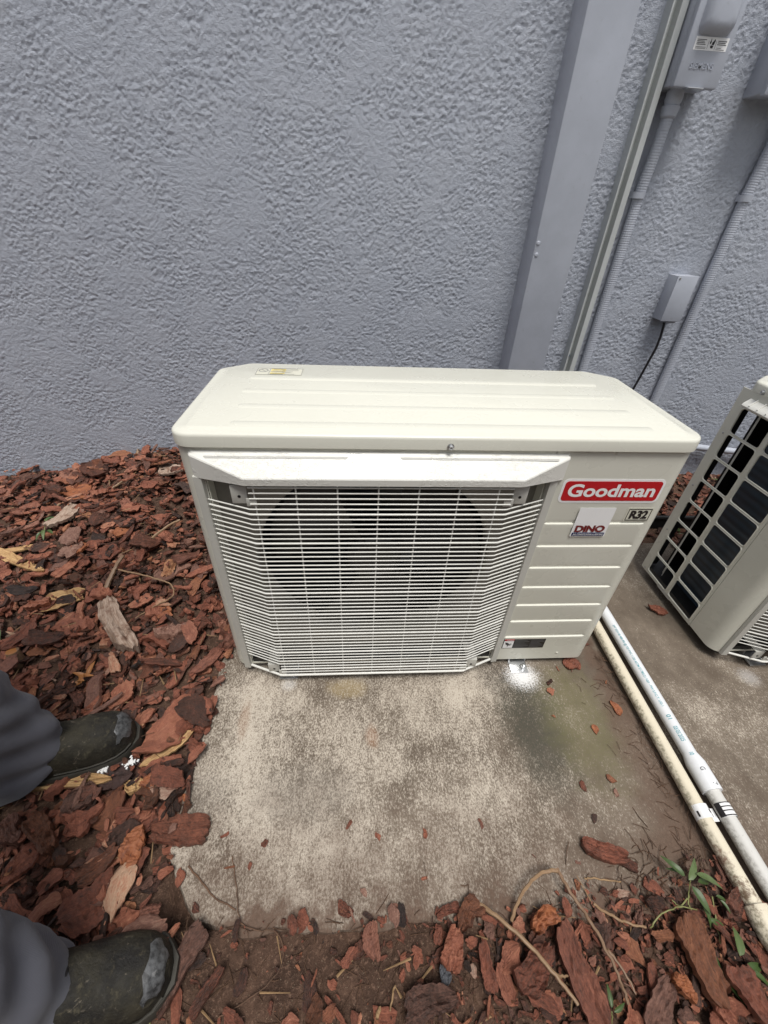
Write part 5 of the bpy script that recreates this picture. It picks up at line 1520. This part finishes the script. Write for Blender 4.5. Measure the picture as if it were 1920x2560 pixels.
def boot(root, toe, heading, seed):
    c, s = math.cos(heading), math.sin(heading); Ln = .305

    def tw(p):   # local (x from heel to toe, y left, z up) -> world
        x = p[0] - Ln; return (toe[0] + c * x - s * p[1], toe[1] + s * x + c * p[1], toe[2] + p[2])
    st_ = [(0.000, .026, .060, .0), (.010, .034, .110, .0), (.04, .040, .135, 0), (.085, .041, .138, 0), (.125, .042, .118, 0), (.142, .0435, .108, 0), (.160, .045, .098, 0), (.1775, .047, .090, 0), (.195, .049, .082, .001), (.21, .050, .077, .0015), (.225, .051, .073, .002), (.250, .050, .069, .003), (.272, .046, .065, .003), (.288, .038, .058, .002), (.299, .026, .046, .001), (.305, .010, .034, 0)]
    n = 22; L = []
    for (x, w, h, yc) in st_:
        ring = []
        for k in range(n):
            a_ = 2 * math.pi * k / n; ca, sa = math.cos(a_), math.sin(a_)
            e = .62 if sa > 0 else .35
            y = w * abs(ca) ** .75 * (1 if ca > 0 else -1); z = (h if sa > 0 else .010) * (abs(sa) ** (e + .15)) * (1 if sa > 0 else -1)
            wr = .0030 * math.sin(x * 300 + 4 * ca + 2 * math.sin(5 * ca) + seed) * (1 if .10 < x < .235 and sa > 0 else .2)
            ring.append(tw((x, y + yc, .022 + max(z, -.008) * .92 + wr)))
        L.append(ring)
    b = MB(); b.loops(L); bo = b.build('boot', M['boot'], root, smooth=70)
    # sole
    P = [(x, w + .005, yc) for x, w, h, yc in st_]; out = [(x + (.006 if i == len(P) - 1 else 0), w + yc) for i, (x, w, yc) in enumerate(P)] + [(x + (.006 if i == 0 else 0), -w + yc) for i, (x, w, yc) in enumerate(P[::-1])]
    b = MB(); b.loops([[tw((x, y * .98, -.012)) for x, y in out], [tw((x, y, -.008)) for x, y in out], [tw((x, y, .016)) for x, y in out], [tw((x, y * .96, .020)) for x, y in out]]); b.build('sole', M['sole'], bo, smooth=50)
    # scuffed patch where the toe cap shows through
    G = []
    xs = np.linspace(.281, .3030, 7)
    for i, x in enumerate(xs):
        w = np.interp(x, [q[0] for q in st_], [q[1] for q in st_]); h = np.interp(x, [q[0] for q in st_], [q[2] for q in st_]); row = []
        for j in range(9):
            a_ = math.radians(38 + 104 * j / 8 + 7 * math.sin(seed + i * 1.3)); ca, sa = math.cos(a_), math.sin(a_)
            y = w * abs(ca) ** .75 * (1 if ca > 0 else -1); z = h * abs(sa) ** .77
            row.append(tw((x + .0015 + (.003 * math.sin(j * 2.1 + seed) if i == 0 else 0), y * 1.02, .022 + z * .92 + .0016)))
        G.append(row)
    b = MB(); b.grid(np.array(G)); b.build('toe_patch', M['toecap'], bo, smooth=70)
    # tongue and laces
    for k in range(4):
        x = .128 + .017 * k; h = np.interp(x, [q[0] for q in st_], [q[2] for q in st_]) * .92 + .0245; w = .020 + .002 * k
        pts = [tw((x + .004 * math.sin(j + k), -w + 2 * w * j / 8, h - .020 * (abs(j - 4) / 4) ** 2 + .002)) for j in range(9)]
        b = MB(); b.tube(pts, .0026, 6); b.build('lace', M['rubber'], bo, smooth=60)
    # welt stitch line around the vamp
    pts = [tw((x, -(w + .001), .030)) for x, w, h, yc in st_[6:15]]; b = MB(); b.tube(pts, .0018, 5); b.build('welt', M['sole'], bo, smooth=60)
    return tw


t1 = gp(338, 1826, .04); t2 = gp(428, 2425, .04)
t1[2] = float(surface(t1[0] - .1, t1[1])) + .022; t2[2] = .012
PER = thing('person', 'person in grey work trousers and worn dark boots standing at the left', 'person', ((t1[0] + t2[0]) / 2 - .2, (t1[1] + t2[1]) / 2, 0))
h1, h2 = math.radians(17), math.radians(6)
tw1 = boot(PER, t1, h1, 1.0); tw2 = boot(PER, t2, h2, 2.3)


def leg(mb, tw, seed, hip, rx_cuff=(.096, .062)):
    """trouser leg from the cuff over the boot up to the hip; returns top ring"""
    base = np.array(tw((.098, -.002, 0))); ax = np.array(tw((.2, 0, 0))) - np.array(tw((.1, 0, 0))); ax /= np.linalg.norm(ax); ay = np.array([-ax[1], ax[0], 0])
    n = 56; L = []
    zs = [.020, .026, .035] + [.05 + .0125 * k_ for k_ in range(20)] + [.31, .36, .40, .44, .48, .54, .62, .72, .80, .86]
    for i, z in enumerate(zs):
        t = z / .86; cen = base + (np.array([hip[0], hip[1], 0]) - base) * (sstep(.12, 1.0, t)) * 1.0; cen[2] = 0
        knee = .025 * math.exp(-((z - .50) / .16) ** 2); cen = cen + ax * knee
        rx = np.interp(z, [0, .05, .12, .25, .48, .62, .86], [rx_cuff[0], .096, .092, .084, .080, .090, .098]); ry = np.interp(z, [0, .05, .12, .25, .48, .62, .86], [rx_cuff[1], .062, .060, .062, .070, .082, .092])
        ring = []
        for k in range(n):
            a_ = 2 * math.pi * k / n
            f = 1 + (.060 * math.sin(3 * a_ + 7 * z + seed) + .034 * math.sin(5 * a_ - 34 * z + seed * 2) + .014 * math.sin(9 * a_ + 50 * z + seed)) * (1 if z < .35 else .5)
            fold = .0045 * math.sin(z * 80 + 3.2 * math.sin(a_ * 1.0 + seed)) * (1 if .05 < z < .3 else .3)
            p = cen + ax * (rx * f + fold) * math.cos(a_) + ay * (ry * f + fold) * math.sin(a_)
            zz = z + toe_z
            if z < .09:     # hem rides up over the instep, drops at the heel
                zz += (.064 * max(0, math.cos(a_)) ** 1.3 - .006 * max(0, -math.cos(a_))) * max(0, 1 - (z - .02) / .07) + .006 * math.sin(4 * a_ + seed) * max(0, 1 - (z - .02) / .07)
            ring.append((p[0], p[1], zz))
        L.append(ring)
    mb.loops([[(p[0] * .97 + base[0] * .03, p[1] * .97 + base[1] * .03, p[2] + .012) for p in L[0]]] + L, cap0=False, cap1=True); return L[-1]


bodyc = np.array([(t1[0] + t2[0]) / 2 - .36, (t1[1] + t2[1]) / 2 + .0])
b = MB()
toe_z = float(t1[2]) - .01; leg(b, tw1, .7, bodyc + np.array([0, .085]))
toe_z = float(t2[2]) - .01; leg(b, tw2, 2.9, bodyc + np.array([0, -.085]))
# hips
L = []
for z, rx, ry in ((.80, .115, .165), (.86, .128, .185), (.93, .130, .185), (.99, .120, .170), (1.02, .116, .166)):
    L.append([(bodyc[0] + rx * math.cos(2 * math.pi * k / 28), bodyc[1] + ry * math.sin(2 * math.pi * k / 28), z) for k in range(28)])
b.loops(L); b.build('trousers', M['cloth'], PER, smooth=70)


def skin_object(name, joints, edges, mat, parent, sub=2):
    """one continuous surface grown round a jointed skeleton: joints name -> (pos, radius)"""
    og = ORIGIN[parent.name]; keys = list(joints); me = bpy.data.meshes.new(name)
    me.from_pydata([tuple(np.asarray(joints[k][0]) - og) for k in keys], [(keys.index(a), keys.index(c_)) for a, c_ in edges], [])
    o = link_mesh(name, me, mat, parent); md = o.modifiers.new('skin', 'SKIN'); sv = me.skin_vertices[0].data
    for i, k in enumerate(keys):
        r_ = joints[k][1]; sv[i].radius = r_ if hasattr(r_, '__len__') else (r_, r_); sv[i].use_root = (i == 0)
    sb_ = o.modifiers.new('subdivision', 'SUBSURF'); sb_.levels = sub; sb_.render_levels = sub; md.use_smooth_shade = True
    return o


bx, by = bodyc
J_ = {'pelvis': ((bx, by, .98), (.11, .13)), 'waist': ((bx, by, 1.10), (.10, .13)), 'chest': ((bx + .01, by, 1.32), (.12, .15)), 'neckbase': ((bx, by, 1.46), (.06, .07)), 'neck': ((bx + .012, by, 1.53), .052),
      'jaw': ((bx + .035, by, 1.60), (.062, .068)), 'head': ((bx + .03, by, 1.68), (.085, .078)), 'crown': ((bx + .02, by, 1.76), (.060, .056))}
E_ = [('pelvis', 'waist'), ('waist', 'chest'), ('chest', 'neckbase'), ('neckbase', 'neck'), ('neck', 'jaw'), ('jaw', 'head'), ('head', 'crown')]
arms = {'l': [(.0, .19, 1.41), (-.10, .23, 1.12), (-.15, .24, .88), (-.15, .24, .80)], 'r': [(.0, -.19, 1.41), (.03, -.30, 1.14), (.27, -.36, 1.08), (.34, -.37, 1.07)]}
for sd, pts in arms.items():
    for i, (dx, dy, z) in enumerate(pts): J_[f'{sd}{i}'] = ((bx + dx, by + dy, z), [.058, .045, .030, .034][i])
    E_ += [('chest', f'{sd}0')] + [(f'{sd}{i}', f'{sd}{i + 1}') for i in range(3)]
    w = np.array(J_[f'{sd}3'][0]); fwd = np.array([0, 0, -1.0]) if sd == 'l' else np.array([1.0, 0, 0]); side = np.array([1.0, 0, 0]) if sd == 'l' else np.array([0, 0, 1.0])
    curl = np.array([0, -1.0, 0]) if sd == 'l' else np.array([0, 1.0, 0])
    for f, (o_, ln) in enumerate(((.030, .07), (.011, .08), (-.009, .075), (-.028, .058))):
        prev = f'{sd}3'
        for k in range(1, 4):
            p = w + side * o_ * (1 if k > 0 else 0) + fwd * (.045 + ln * k / 3) + curl * .010 * k * k * .6; J_[f'{sd}f{f}{k}'] = (p, .0095 - .0010 * k); E_.append((prev, f'{sd}f{f}{k}')); prev = f'{sd}f{f}{k}'
    J_[f'{sd}t1'] = (w + side * .040 + fwd * .020 + curl * .01, .011); J_[f'{sd}t2'] = (w + side * .055 + fwd * .050 + curl * .022, .009); E_ += [(f'{sd}3', f'{sd}t1'), (f'{sd}t1', f'{sd}t2')]
skin_object('body', J_, E_, M['skin'], PER)
S_ = {'hem': ((bx, by, .96), (.135, .165)), 'waist': ((bx, by, 1.10), (.128, .160)), 'chest': ((bx + .01, by, 1.32), (.145, .175)), 'collar': ((bx, by, 1.475), (.072, .082))}
SE = [('hem', 'waist'), ('waist', 'chest'), ('chest', 'collar')]
for sd, pts in arms.items():
    a0, a1 = np.array(pts[0]), np.array(pts[1]); S_[sd + '0'] = (np.array([bx, by, 0]) + a0, .080); S_[sd + '1'] = (np.array([bx, by, 0]) + a0 + (a1 - a0) * .75, .064); SE += [('chest', sd + '0'), (sd + '0', sd + '1')]
skin_object('shirt', S_, SE, M['shirt'], PER)
b = MB(); b.lathe([(.080, -.005), (.091, .03), (.088, .06), (.066, .088), (.02, .099)], 22, Matrix.Translation((bx + .022, by, 1.69))); b.build('hair', M['rubber'], PER, smooth=70)
for sy in (-1, 1):
    b = MB(); b.lathe([(.004, 0), (.011, .004), (.013, .010), (.006, .014)], 10, Matrix.Translation((bx + .108, by + sy * .030, 1.668)) @ Matrix.Rotation(math.radians(-90), 4, 'Y')); b.build('eye', M['white'], PER)
    b = MB(); b.box(bx + .005, bx + .035, by + sy * .078 - .006, by + sy * .078 + .006, 1.63, 1.69, .005); b.build('ear', M['skin'], PER)
b = MB(); b.loops([[(bx + .105, by - .006, 1.665), (bx + .105, by + .006, 1.665), (bx + .112, by, 1.665)], [(bx + .105, by - .016, 1.625), (bx + .105, by + .016, 1.625), (bx + .135, by, 1.628)]]); b.build('nose', M['skin'], PER, smooth=70)
b = MB(); b.box(bx + .088, bx + .100, by - .022, by + .022, 1.594, 1.602, .003); b.build('mouth', M['darkred'], PER)
